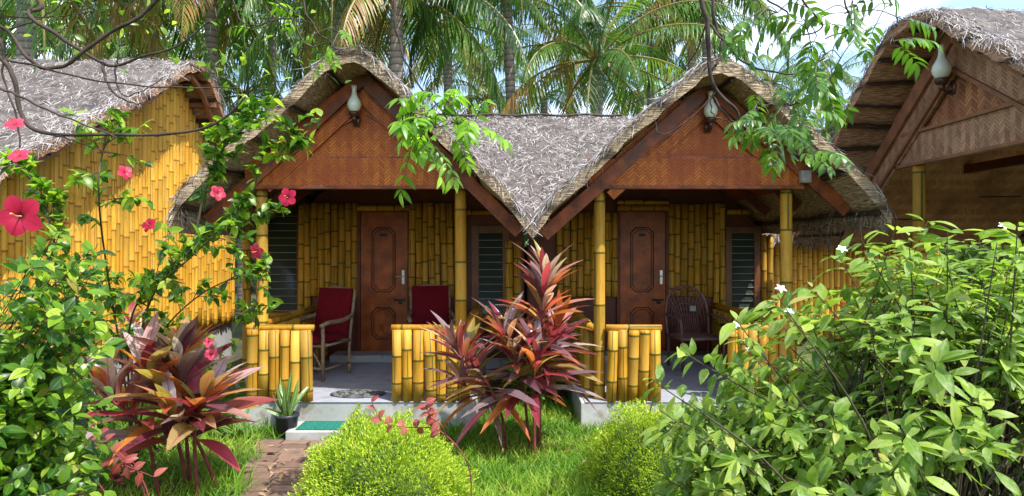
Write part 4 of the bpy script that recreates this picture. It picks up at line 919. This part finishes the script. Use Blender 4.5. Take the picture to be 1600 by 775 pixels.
M_LOW = leafmat('low_green_leaf', [(0, (.05, .15, .015)), (.6, (.12, .27, .025)), (1, (.28, .42, .05))], .35, .45)
for k, (x, y, hgt, rad_) in enumerate(((-2.75, 3.5, .35, .5), (-3.35, 4.6, .55, .5), (-1.55, 2.55, .30, .4), (-3.1, 5.7, .30, .4), (-3.9, 5.9, .5, .4))):
    lab = ['low green bush in the left corner under the purple coleus', 'green bush behind the left red cordyline, before the white plinth', 'low leafy bush at the bottom left beneath the hibiscus', 'small green bush between the brick path and the tall bamboo wall', 'green bush at the foot of the tall bamboo wall'][k]
    shrub('low_bush', (x, y, GZ), ell(60, (x, y, GZ + hgt * .5), (rad_, rad_ * .8, hgt), GZ + .06, .3), BROAD, M_LOW, lab, 'bush', (.05, .09), .5, 8, .2, rad=.006, group='low leafy bushes around the garden')
# dark shrubs between the porches and behind
shrub('low_bush', (.25, 7.3, GZ), ell(70, (.25, 7.3, .05), (.42, .45, .55), GZ + .06, .3), BROAD, M_LOW, 'dark leafy bush in the recess between the two porches', 'bush', (.07, .13), .4, 8, .25, rad=.008, group='low leafy bushes around the garden')
shrub('low_bush', (3.5, 5.6, GZ), ell(120, (3.6, 5.6, .15), (.9, .5, .55), GZ + .06, .3), BROAD, M_LOW, 'broad green bush before the open porch of the right-hand cottage', 'bush', (.07, .12), .45, 9, .25, rad=.008, group='low leafy bushes around the garden')

# clipped round bushes
M_DUR = leafmat('lime_leaf', [(0, (.18, .32, .015)), (.5, (.38, .54, .03)), (1, (.66, .74, .08))], .38, .45, tcol=1.3)
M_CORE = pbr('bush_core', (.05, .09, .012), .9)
def round_bush(loc, rx, ry, rz_, label, n_=9500):
    r = empty('clipped_bush', loc, 0, label, 'bush', 'clipped round lime-green bushes'); d = nrm(rng.normal(size=(n_, 3))); d[:, 2] = np.abs(d[:, 2]) * 1.0 - .12 * rng.random(n_); d = nrm(d)
    lump = 1 + .10 * np.sin(d[:, 0] * 8 + 1 + loc[0]) * np.sin(d[:, 1] * 7 + d[:, 2] * 5) + .05 * np.sin(d[:, 2] * 11 + d[:, 0] * 5) + .025 * np.sin(d[:, 0] * 23) * np.cos(d[:, 2] * 21 + d[:, 1] * 9)
    sz = np.array([rx, ry, rz_]); pos = d * sz * (lump * (.80 + .22 * rng.random(n_) ** 1.4 * (.75 + .25 * np.sin(d[:, 0] * 31) * np.cos(d[:, 2] * 29))))[:, None]; pos[:, 2] += .03; k = pos[:, 2] > .01; pos = pos[k]; d = d[k]
    lf = MB(); scatter(lf, TINY, pos, d * .6 + rdir(len(pos)) * .6 + [0, 0, .4], SUN + rng.normal(0, .6, (len(pos), 3)), rng.uniform(.016, .032, len(pos)), rng.uniform(.006, .011, len(pos)))
    lf.build('foliage', M_DUR, r, local=True)
    c = MB(); uu = np.linspace(0, math.pi / 2, 12); lathe(c, [(math.cos(u), math.sin(u)) for u in uu], (0, 0, 0), 32); c.V = [v * sz * .80 for v in c.V]; c.build('twigs', M_CORE, r, smooth=True, local=True)  # solid dark core dome, not twigs, darkening the gaps between leaves
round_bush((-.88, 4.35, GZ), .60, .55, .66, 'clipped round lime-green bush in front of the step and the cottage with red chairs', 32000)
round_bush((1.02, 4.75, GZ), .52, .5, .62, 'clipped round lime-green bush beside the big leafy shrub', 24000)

# lawn
M_GRASS = leafmat('grass_blade', [(0, (.08, .22, .012)), (.5, (.17, .36, .02)), (1, (.42, .54, .07))], .38, .5, tcol=1.4)
def grass(label, K, fx, ln=(.06, .15), name='grass'):
    x, y = fx(K); p = np.stack([x, y, np.full(len(x), GZ)], 1); k = len(x); patch = .5 + .5 * np.sin(x * 3.1 + 1) * np.cos(y * 2.7)
    m = MB(); scatter(m, BLADE, p, np.stack([rng.normal(0, .55, k), rng.normal(0, .55, k), np.ones(k)], 1), np.stack([rng.normal(0, 1, k), rng.normal(-.6, 1, k), np.full(k, .3)], 1), rng.uniform(*ln, k) * (.6 + .6 * patch), rng.uniform(.005, .012, k), np.clip(rng.normal(.25, .2, k) + .55 * np.clip(np.sin(x * 2.3 + 2 * np.sin(y * 1.9)) * np.sin(y * 2.9 + 1), 0, 1), 0, 1))
    tag(m.build(name, M_GRASS), label, 'grass', kind='stuff')
def fl(x0, x1, y0, y1, hole=None):
    def f(K):
        x = rng.uniform(x0, x1, K); y = y0 + (y1 - y0) * rng.random(K) ** 1.2
        keep = ~((np.abs(x + 1.875 + .27 * (y - 5.4)) < .29 + .06 * np.sin(y * 9)) & (y < 6)) & ~((x > -2.75) & (x < -.34) & (y > 6.33)) & ~((x > -2.14) & (x < -1.06) & (y > 5.95)) & ~((x > .70) & (x < 3.0) & (y > 6.33))
        return x[keep], y[keep]
    return f
grass('messy green lawn grass growing between the bushes and the porches', 34000, fl(-1.5, 2.2, 3.3, 7.4))
grass('grass tufts growing along the brick path on the left bed', 20000, fl(-4.4, -1.3, 3.0, 8.2), (.07, .2))
grass('grass growing under the right shrub and beyond', 16000, fl(2.0, 7.5, 3.0, 10), (.06, .16))

# ---------------------------------------------------------------- palms
M_FROND = leafmat('palm_leaflet', [(0, (.03, .09, .015)), (.4, (.07, .16, .022)), (.7, (.15, .27, .035)), (.90, (.27, .35, .05)), (.97, (.45, .29, .08)), (1, (.36, .21, .10))], .42, .35, mark=(.30, .26, .10), tcol=1.6, spec=.5)
def trunk_mat():
    m, t, o = mat_new('palm_trunk'); n = N(t); su = n('ShaderNodeSeparateXYZ', i_0=n('ShaderNodeTexCoord').outputs['UV']).outputs
    w_ = n.math('FRACT', n.math('ADD', n.math('MULTIPLY', su[1], 8.), n.math('MULTIPLY', noise(n, 3, 2), .8)))
    c = n.ramp(w_, [(0, (.07, .055, .045)), (.2, (.27, .23, .19)), (.85, (.38, .33, .28)), (1, (.10, .08, .065))]); c = n.mix(n.math('MULTIPLY', noise(n, 6, 5), .5), c, (.10, .085, .06))
    p = n('ShaderNodeBsdfPrincipled', i_Base_Color=c, i_Roughness=.85); t.links.new(bump(n, w_, .5, .03), p.inputs['Normal']); t.links.new(p.outputs[0], o.inputs[0]); return m
M_TRUNK = trunk_mat()
def frond(mb, o, az, el, Lr, sag, n_=44, rnd=.4, wl=.6):
    """one arching frond: rachis tube plus hanging leaflets on both sides"""
    t = np.linspace(0, 1, 20); h0 = np.array([math.cos(az), math.sin(az), 0.])
    ang = el - sag * t ** 1.35; stp = Lr / 19; pts = [np.array(o, float)]
    for k in range(19): pts.append(pts[-1] + (h0 * math.cos(ang[k]) + np.array([0, 0, math.sin(ang[k])])) * stp)
    pts = np.array(pts); tube(mb, pts, np.linspace(.035, .006, 20), 4, att=(rnd, 1, 0), cap=False)
    u = np.tile(np.linspace(.16, .99, n_), 2); sgn = np.repeat([-1, 1], n_); i = np.clip((u * 19).astype(int), 0, 18); pos = pts[i] + (pts[i + 1] - pts[i]) * (u * 19 - i)[:, None]
    tg = nrm(pts[i + 1] - pts[i]); side = np.array([-math.sin(az), math.cos(az), 0.]); nn = np.cross(tg, side)
    d = sgn[:, None] * side * .9 + tg * (.35 + .5 * u[:, None]) + np.array([0, 0, -.55]) + rng.normal(0, .10, (2 * n_, 3))
    L_ = wl * np.sin(np.clip(u * 1.05, 0, 1) * math.pi * .86 + .42) ** .7 * rng.uniform(.85, 1.1, 2 * n_)
    scatter(mb, NEEDLE, pos, d, np.tile([0, 0, 1.], (2 * n_, 1)) + tg * .3, L_, .036 * (wl / .6) * np.ones(2 * n_), np.clip(rnd + rng.normal(0, .04, 2 * n_), 0, 1))
def crown_mesh(seed, nf=22, Lr=3.4, wl=.62, dead=.09, n_=44, elr=(-.5, 1.25)):
    global rng; keep = rng; rng = np.random.default_rng(seed); mb = MB()
    for k in range(nf):
        t_ = (k + .5) / nf; el = elr[1] + (elr[0] - elr[1]) * t_; az = k * 2.4 + rng.normal(0, .15); r0 = rng.random()
        rn = .97 if (t_ > .75 and r0 < dead * 3) else np.clip(.35 + .25 * rng.normal() + .2 * (1 - t_), .05, .85)
        frond(mb, (math.cos(az) * .08, math.sin(az) * .08, .1 * (1 - t_)), az, el, Lr * rng.uniform(.85, 1.1), rng.uniform(1.0, 1.7) + .3 * (1 - t_), n_, rn, wl)
    rng = keep; return mb
protos = {}
def palm(loc, hgt, lean, kind, label, rz, sc_=1., rad=.14, cat='palm tree', grp='coconut palms behind the cottages'):
    r = empty('palm_tree', loc, 0, label, cat, grp)
    m = MB(); n_ = 26; t_ = np.linspace(0, 1, n_); top = np.array([lean[0], lean[1], hgt])
    pts = np.stack([lean[0] * t_ ** 1.6, lean[1] * t_ ** 1.6, hgt * t_], 1); tube(m, pts, rad * (1.25 - .3 * t_ ** .4) * (1 + .02 * np.sin(t_ * 90)), 12); m.build('trunk', M_TRUNK, r, smooth=True, local=True)
    if kind not in protos:
        o = crown_mesh(kind * 11 + 3, nf=[22, 24, 20][kind % 3], Lr=[3.4, 3.0, 3.8][kind % 3]).build('crown', M_FROND, r, local=True); protos[kind] = o
    else: o = protos[kind].copy(); C.objects.link(o); o.parent = r
    o.location = top; o.rotation_euler = (0, 0, rz); o.scale = (sc_ * .95,) * 3
    return r
def palm_at(px, py, D, kind, label, rz, sc_=1., lean=(0, 0), rad=.14):
    p = P(px, py, D); palm((p[0] - lean[0], p[1] - lean[1], GZ), p[2] - GZ, lean, kind, label, rz, sc_, rad)
#        px   py    D  kind
palm_at(932, 95, 13.0, 0, 'coconut palm with ringed trunk and full crown rising right above the joined roof ridge', .3, .95, rad=.13)
palm_at(620, -20, 11.5, 2, 'coconut palm whose long fronds hang over the left gable peak', 1.2, 1.0, rad=.12)
palm_at(538, -60, 12.0, 1, 'coconut palm with a dark leaning trunk behind the left gable', 2.2, 1.0, lean=(.3, 0), rad=.14)
palm_at(790, -60, 13.0, 1, 'coconut palm with a grey trunk and drooping fronds left of the ringed palm', .7, 1.15, lean=(-.2, 0), rad=.10)
palm_at(425, -40, 16.0, 0, 'slender grey-trunked palm seen just left of the left gable slope', 2.9, 1.2, rad=.10)
palm_at(1017, 20, 17.0, 2, 'palm with a thin dark trunk just right of the ringed palm', 4.1, .95, rad=.10)
palm_at(42, -80, 11.0, 2, 'coconut palm with a thick pale trunk behind the far left thatch', .2, 1.15, rad=.15)
palm_at(1105, -30, 15.0, 1, 'palm whose trunk rises behind the right gable peak', 3.3, 1.05, rad=.12)
palm_at(240, -10, 15.0, 1, 'palm with bright green fronds over the left cottage ridge', 5.1, 1.1, rad=.12)
palm_at(330, -30, 13.0, 0, 'palm with long hanging fronds between the left cottage and the left gable', 1.9, 1.15, rad=.12)
palm_at(1205, 130, 24.0, 0, 'small distant palm between the right gable and the tan gable', 1.1, .8, rad=.12)
palm_at(1290, 205, 22.0, 1, 'low distant palm in the gap before the tan gable', 2.6, .62, rad=.12)
palm_at(1300, 120, 30.0, 2, 'far palm crown high in the gap before the tan gable', 2.6, .9, rad=.14)
palm_at(850, 150, 24.0, 2, 'distant low palm seen behind the thin grey trunk', .6, .8)
palm_at(760, 160, 22.0, 0, 'distant palm behind the left end of the joined ridge', 2.0, .7)
palm_at(1000, 150, 21.0, 1, 'young bright palm behind the right part of the joined ridge', 3.7, .55)
palm_at(890, 60, 26.0, 2, 'far palm behind the ringed palm', 4.7, 1.0)
palm_at(700, 40, 20.0, 0, 'far palm behind the drooping frond', 5.5, 1.2)
palm_at(480, 60, 24.0, 1, 'far palm seen left of the left gable peak', .5, 1.0)
palm_at(150, 40, 22.0, 0, 'far palm above the left thatch', .9, 1.1)
palm_at(300, 110, 20.0, 2, 'low far palm behind the left thatch apex', 3.9, .8)
palm_at(380, 150, 18.0, 1, 'low bushy palm in the gap beside the left gable', 5.9, .7)
palm_at(1080, 60, 24.0, 0, 'far palm behind the right gable peak', 1.6, 1.0)
palm_at(560, 20, 28.0, 2, 'far palm behind the left gable peak', 3.1, 1.2)
palm_at(0, 20, 18.0, 1, 'far palm at the left edge of the grove', 3.1, 1.1)
extra = [(520, 90, 23, 0, .8), (735, 90, 27, 2, 1.1), (975, 70, 24, 2, .9), (200, 70, 24, 2, 1.0), (345, 60, 21, 2, .9)]
far_names = ['far palm showing just left of the left gable peak above its slope', 'far palm above the left end of the joined ridge', 'far palm crown right of the ringed palm', 'far palm above the middle of the left thatch', 'far palm above the left cottage roof peak']
for (px, py, D_, k_, s_), lb in zip(extra, far_names): palm_at(px, py, D_, k_, lb, px * .37, s_, rad=.10)
# far grove behind
M_FAR = leafmat('grove_leaf', [(0, (.03, .07, .015)), (.5, (.07, .14, .03)), (1, (.17, .25, .06))], .35, .5)
K = 32000; a = rng.uniform(-1.1, .95, K); D_ = rng.uniform(24, 42, K); x = np.sin(a) * D_; y = np.cos(a) * D_ + 2; hmax = np.where(a < .28, 5.0, 3.4) + 1.5 * np.sin(a * 9) + 1.3 * np.sin(a * 23 + 1) ; z = GZ + rng.random(K) ** .7 * np.maximum(hmax, 1)
m = MB(); scatter(m, BROAD, np.stack([x, y, z], 1), rdir(K) + [0, 0, -.3], rdir(K) + SUN, rng.uniform(.35, .8, K), rng.uniform(.12, .3, K)); tag(m.build('grove_undergrowth', M_FAR), 'dense far-off green undergrowth below the palm grove', 'undergrowth', kind='stuff')
shrub('banana_bush', (-3.9, 13.2, GZ), ell(160, (-3.9, 13.2, 1.9), (1.6, .8, 1.9), .2, .3), BROAD, M_LOW, 'tall light green bush behind the gap between the two left cottages', 'bush', (.16, .32), .35, 9, .6, rad=.02)

# ---------------------------------------------------------------- overhanging branches
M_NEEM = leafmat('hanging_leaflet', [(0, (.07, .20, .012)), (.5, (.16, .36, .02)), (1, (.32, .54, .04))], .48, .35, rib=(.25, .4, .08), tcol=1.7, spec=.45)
tree = empty('overhanging_tree', (-3.4, 1.6, GZ), 0, 'dark bare branches sweeping across the top left corner', 'tree')
m = MB(); tube(m, spline([(-3.4, 1.6, GZ), (-3.35, 1.7, 1.2), (-3.3, 1.9, 2.6), (-2.9, 2.2, 3.8)], 24), np.linspace(.16, .09, 24), 12); m.build('trunk', M_BARK, tree, smooth=True)
def br(*pts): return [P(*p) if len(p) == 3 else p for p in pts]
B_ = [(br((-320, 0, 2.6), (-60, 60, 2.5), (8, 190, 2.45), (30, 130, 2.45), (38, 200, 2.45)), 0)]
brs = [
 (br((-60, -40, 2.6), (0, 60, 2.5), (5, 120, 2.5), (25, 180, 2.5), (32, 230, 2.5)), .008, .006) ,
 ([(-3.2, 1.95, 2.9), P(-120, 20, 2.5), P(-5, 85, 2.5), P(22, 125, 2.5), P(32, 175, 2.5), P(60, 205, 2.5), P(150, 211, 2.5), P(240, 210, 2.5), P(300, 205, 2.5), P(350, 185, 2.5), P(385, 150, 2.5)], .021, .007),
 ([(-3.0, 2.1, 3.5), P(20, -40, 2.6), P(45, 22, 2.6), P(90, 55, 2.6), P(125, 78, 2.6), P(160, 98, 2.6), P(178, 103, 2.6), P(225, 88, 2.6), P(280, 70, 2.6), P(330, 30, 2.6)], .019, .006),
 ([P(-100, 30, 2.55), P(0, 42, 2.55), P(45, 92, 2.55), P(75, 107, 2.55), P(110, 97, 2.55), P(160, 58, 2.55), P(215, 28, 2.55), P(250, -5, 2.55)], .013, .014),
 ([P(160, 98, 2.6), P(166, 125, 2.58), P(180, 147, 2.55), P(205, 160, 2.55), P(225, 163, 2.55)], .012, .004),
 ([P(180, 100, 2.6), P(182, 130, 2.6), P(196, 150, 2.6), P(230, 138, 2.6), P(256, 120, 2.6)], .007, .003),
 ([P(-60, 85, 2.5), P(0, 92, 2.5), P(60, 104, 2.5), P(130, 122, 2.5), P(220, 134, 2.5), P(300, 137, 2.5), P(375, 137, 2.5)], .009, .004),
 ([P(-60, 120, 2.4), P(0, 138, 2.4), P(30, 150, 2.4), P(70, 170, 2.4), P(120, 190, 2.4), P(185, 215, 2.4)], .010, .005),
 ([P(60, 205, 2.5), P(100, 215, 2.5), P(140, 228, 2.5), P(178, 243, 2.5)], .008, .003),
 ([P(-20, 25, 2.7), P(60, 27, 2.7), P(120, 22, 2.7), P(165, 14, 2.7)], .006, .003), ([P(5, 48, 2.7), P(60, 30, 2.7), P(115, -5, 2.7)], .006, .003),
 ([P(55, 92, 2.6), P(85, 60, 2.6), P(115, 28, 2.6)], .005, .003), ([P(130, 70, 2.6), P(140, 50, 2.6), P(152, 40, 2.6)], .004, .002), ([P(183, 100, 2.6), P(186, 78, 2.6), P(194, 55, 2.6)], .006, .003),
 ([(-2.9, 2.2, 3.8), P(380, -160, 3.0), P(420, -20, 3.0), P(450, 20, 3.0), P(480, 70, 3.0), P(515, 65, 3.0)], .014, .004),
 ([P(360, -20, 3.0), P(375, 30, 3.0), P(400, 40, 3.0), P(440, 30, 3.0), P(510, 38, 3.0)], .007, .003)]
for p, a_, b_ in brs:
    q = spline(p, 70); q = q + np.stack([np.sin(np.arange(70) * .7) * .001, np.cos(np.arange(70) * .5) * .002, np.sin(np.arange(70) * .6 + 1) * .0018], 1)
    m = MB(); tube(m, q, .54 * np.linspace(a_, b_, 70) * (1 + .08 * np.sin(np.arange(70) * 1.3)), 8); m.build('branch', M_BARK, tree, smooth=True)
def leafy(parent, paths, n_, leaf, ratio, mat, spread=.10, name='foliage'):
    pw = np.array(wloc(parent)); lf = MB()
    for p in paths:
        q = spline(p, 40) - pw; k = rng.integers(0, 39, n_); pos = q[k] + rng.normal(0, spread, (n_, 3)); scatter(lf, BROAD, pos, rdir(n_) + [0, 0, -.3], rdir(n_) * .7 + SUN, rng.uniform(*leaf, n_), rng.uniform(*leaf, n_) * ratio)
    return lf.build(name, mat, parent, smooth=True, local=True)
leafy(tree, [[P(180, 10, 3.1), P(250, 30, 3.1), P(330, 60, 3.1)], [P(330, 60, 3.1), P(370, 110, 3.1), P(330, 90, 3.2)], [P(380, 20, 3.1), P(440, 60, 3.1), P(500, 50, 3.1)], [P(-20, 5, 2.8), P(60, -5, 2.8), P(150, -5, 2.8)]], 34, (.03, .06), .5, M_HIB, .12)

def pinnate(lf, st, base, d, Lr, npair, leaf, droopz=.5, wd=.34):
    """compound leaf: rachis with paired leaflets"""
    d = nrm(np.array(d, float)); t = np.linspace(0, 1, 12); q = base + d * Lr * t[:, None] + np.array([0, 0, -1.]) * (droopz * Lr * t ** 2)[:, None]
    tube(st, q, np.linspace(.0022, .001, 12), 4, cap=False); u = np.concatenate([np.tile(np.linspace(.2, .95, npair), 2), [1.]]); sg = np.concatenate([np.repeat([-1, 1], npair), [0]])
    i = np.clip((u * 11).astype(int), 0, 10); pos = q[i] + (q[i + 1] - q[i]) * (u * 11 - i)[:, None]; tg = nrm(q[i + 1] - q[i]); sd = nrm(np.cross(tg, [0, 0, 1.] + rng.normal(0, .4, 3)))
    dd = sg[:, None] * sd + tg * .55 + [0, 0, -.35] + rng.normal(0, .12, (len(u), 3)); up = np.cross(sd, tg) * 1. + [0, -.2, .5]
    scatter(lf, BROAD, pos, dd, up, leaf * rng.uniform(.8, 1.15, len(u)), leaf * wd, np.clip(rng.normal(.5, .3, len(u)), 0, 1))
def hanging(name, label, stems, cent, n_, Lr, leaf, rad_, mat=M_NEEM, bias=(0, 0, -.2), grp='vines hanging in from above'):
    top = stems[0][0][0]; r = empty(name, tuple(top), 0, label, 'vine', grp); pw = np.array(wloc(r)); st = MB(); lf = MB(); s2 = MB()
    for p, a_, b_ in stems: q = spline(p, 60) - pw; tube(st, q + np.stack([np.sin(np.arange(60) * .5) * .004] * 3, 1), np.linspace(a_, b_, 60), 8)
    allq = [spline(p, 60) - pw for p, _, _ in stems]
    for c, rr, k_ in cent:
        for k in range(k_):
            o = np.array(c) - pw + rng.normal(0, 1, 3) * np.array(rr); hub = np.array(c) - pw
            dd = nrm(o - hub + 1e-3) + rng.normal(0, .4, 3) + np.array(bias); pinnate(lf, s2, o, dd, Lr * rng.uniform(.7, 1.2), rng.integers(4, 7), leaf * rng.uniform(.85, 1.15), .35)
            tube(s2, spline([hub, (hub + o) / 2 + [0, 0, .03], o], 6), .0025, 4, cap=False)
    st.build('stem', M_BARK, r, smooth=True, local=True); f = lf.build('foliage', mat, r, smooth=True, local=True); s2.build('twig', M_STEM, f, local=True)
M_NEEM2 = leafmat('shaded_leaflet', [(0, (.04, .12, .012)), (.5, (.09, .22, .02)), (1, (.18, .34, .03))], .35, .35, rib=(.15, .25, .06), tcol=1.4, spec=.5)  # darker copy of the hanging leaflet, shade put into its colour
D = 4.0
hanging('hanging_vine', 'thin stem ending in a bright green spray before the left gable', [([P(612, -180, 4.2), P(615, 0, D), P(625, 70, D), P(650, 125, D), P(700, 185, D)], .010, .005)],
        [(P(680, 200, D), (.10, .12, .05), 9), (P(650, 200, D), (.06, .10, .06), 6), (P(715, 195, D), (.07, .12, .08), 8), (P(700, 165, D), (.08, .10, .05), 4)], 0, .22, .10, .3)
D = 3.6
hanging('hanging_vine', 'thick twisted vine hanging down to the right gable lamp with leaves beside it',
        [([P(1090, -200, 3.8), P(1096, -10, D), P(1106, 40, D), P(1107, 90, D), P(1118, 140, D), P(1145, 165, D), P(1158, 190, D)], .016, .008), ([P(1112, -20, D), P(1118, 40, D), P(1128, 60, D), P(1122, 95, D), P(1112, 110, D)], .010, .007), ([P(1106, 35, D), P(1128, 60, 3.55), P(1160, 95, 3.5), P(1190, 108, 3.5), P(1240, 115, 3.5), P(1290, 90, 3.5)], .007, .004),
         ([P(1122, 140, D), P(1090, 175, D), P(1050, 205, D), P(1030, 208, D), P(1022, 185, D)], .005, .003), ([P(1105, 30, D), P(1085, 85, 3.7), P(1040, 135, 3.7), P(980, 165, 3.8)], .005, .003), ([P(1112, 150, D), P(1140, 185, D), P(1165, 200, D), P(1158, 225, D)], .007, .003), ([P(1110, 150, D), P(1115, 180, D), P(1145, 190, D)], .004, .003)],
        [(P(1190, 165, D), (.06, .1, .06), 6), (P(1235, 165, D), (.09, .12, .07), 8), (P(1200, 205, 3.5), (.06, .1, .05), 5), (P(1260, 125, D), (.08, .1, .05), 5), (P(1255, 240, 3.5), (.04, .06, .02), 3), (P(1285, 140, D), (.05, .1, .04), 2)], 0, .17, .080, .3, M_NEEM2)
D = 3.0
hanging('hanging_vine', 'dark leafy twigs dangling against the sky at the top right', [([P(1260, -200, 3.2), P(1250, -20, D), P(1285, 40, D), P(1235, 60, D)], .006, .003), ([P(1330, -160, 3.2), P(1320, -10, D), P(1330, 40, D), P(1290, 60, D)], .005, .003), ([P(1405, -120, 3.1), P(1400, -10, D), P(1402, 40, D)], .005, .003), ([P(1180, -120, 3.1), P(1195, -10, D), P(1230, 20, D), P(1215, 60, D)], .005, .003)],
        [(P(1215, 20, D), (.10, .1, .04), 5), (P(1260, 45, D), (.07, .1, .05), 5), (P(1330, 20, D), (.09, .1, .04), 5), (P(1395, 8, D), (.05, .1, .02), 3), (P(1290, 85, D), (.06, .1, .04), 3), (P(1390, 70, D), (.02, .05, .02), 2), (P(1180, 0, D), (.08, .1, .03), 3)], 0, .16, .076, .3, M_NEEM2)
hanging('hanging_vine', 'thin wandering twig with small leaves over the left gable peak', [([P(440, -150, 3.4), P(470, -10, 3.3), P(490, 40, 3.3), P(520, 70, 3.3), P(535, 85, 3.3)], .006, .003)], [(P(535, 55, 3.3), (.05, .08, .03), 3), (P(470, 30, 3.3), (.12, .1, .05), 5)], 0, .13, .05, .3)
# fallen leaves on the soil
K = 900; x = rng.uniform(-4.2, 2.5, K); y = rng.uniform(3.2, 7.2, K); k = ~((x > -2.75) & (x < -.34) & (y > 5.9)) & ~((x > .7) & (y > 6.3)); x = x[k]; y = y[k]; K = len(x)
m = MB(); scatter(m, BROAD, np.stack([x, y, GZ + rng.uniform(.01, .05, K)], 1), rdir(K) * [1, 1, .2], np.tile([0, 0, 1.], (K, 1)) + rng.normal(0, .3, (K, 3)), rng.uniform(.04, .10, K), rng.uniform(.015, .04, K))
tag(m.build('leaf_litter', simple_att('fallen_leaf', [(0, (.10, .05, .025)), (.5, (.26, .15, .07)), (1, (.42, .33, .20))], .8)), 'dry brown fallen leaves scattered on the ground', 'leaf litter', kind='stuff')
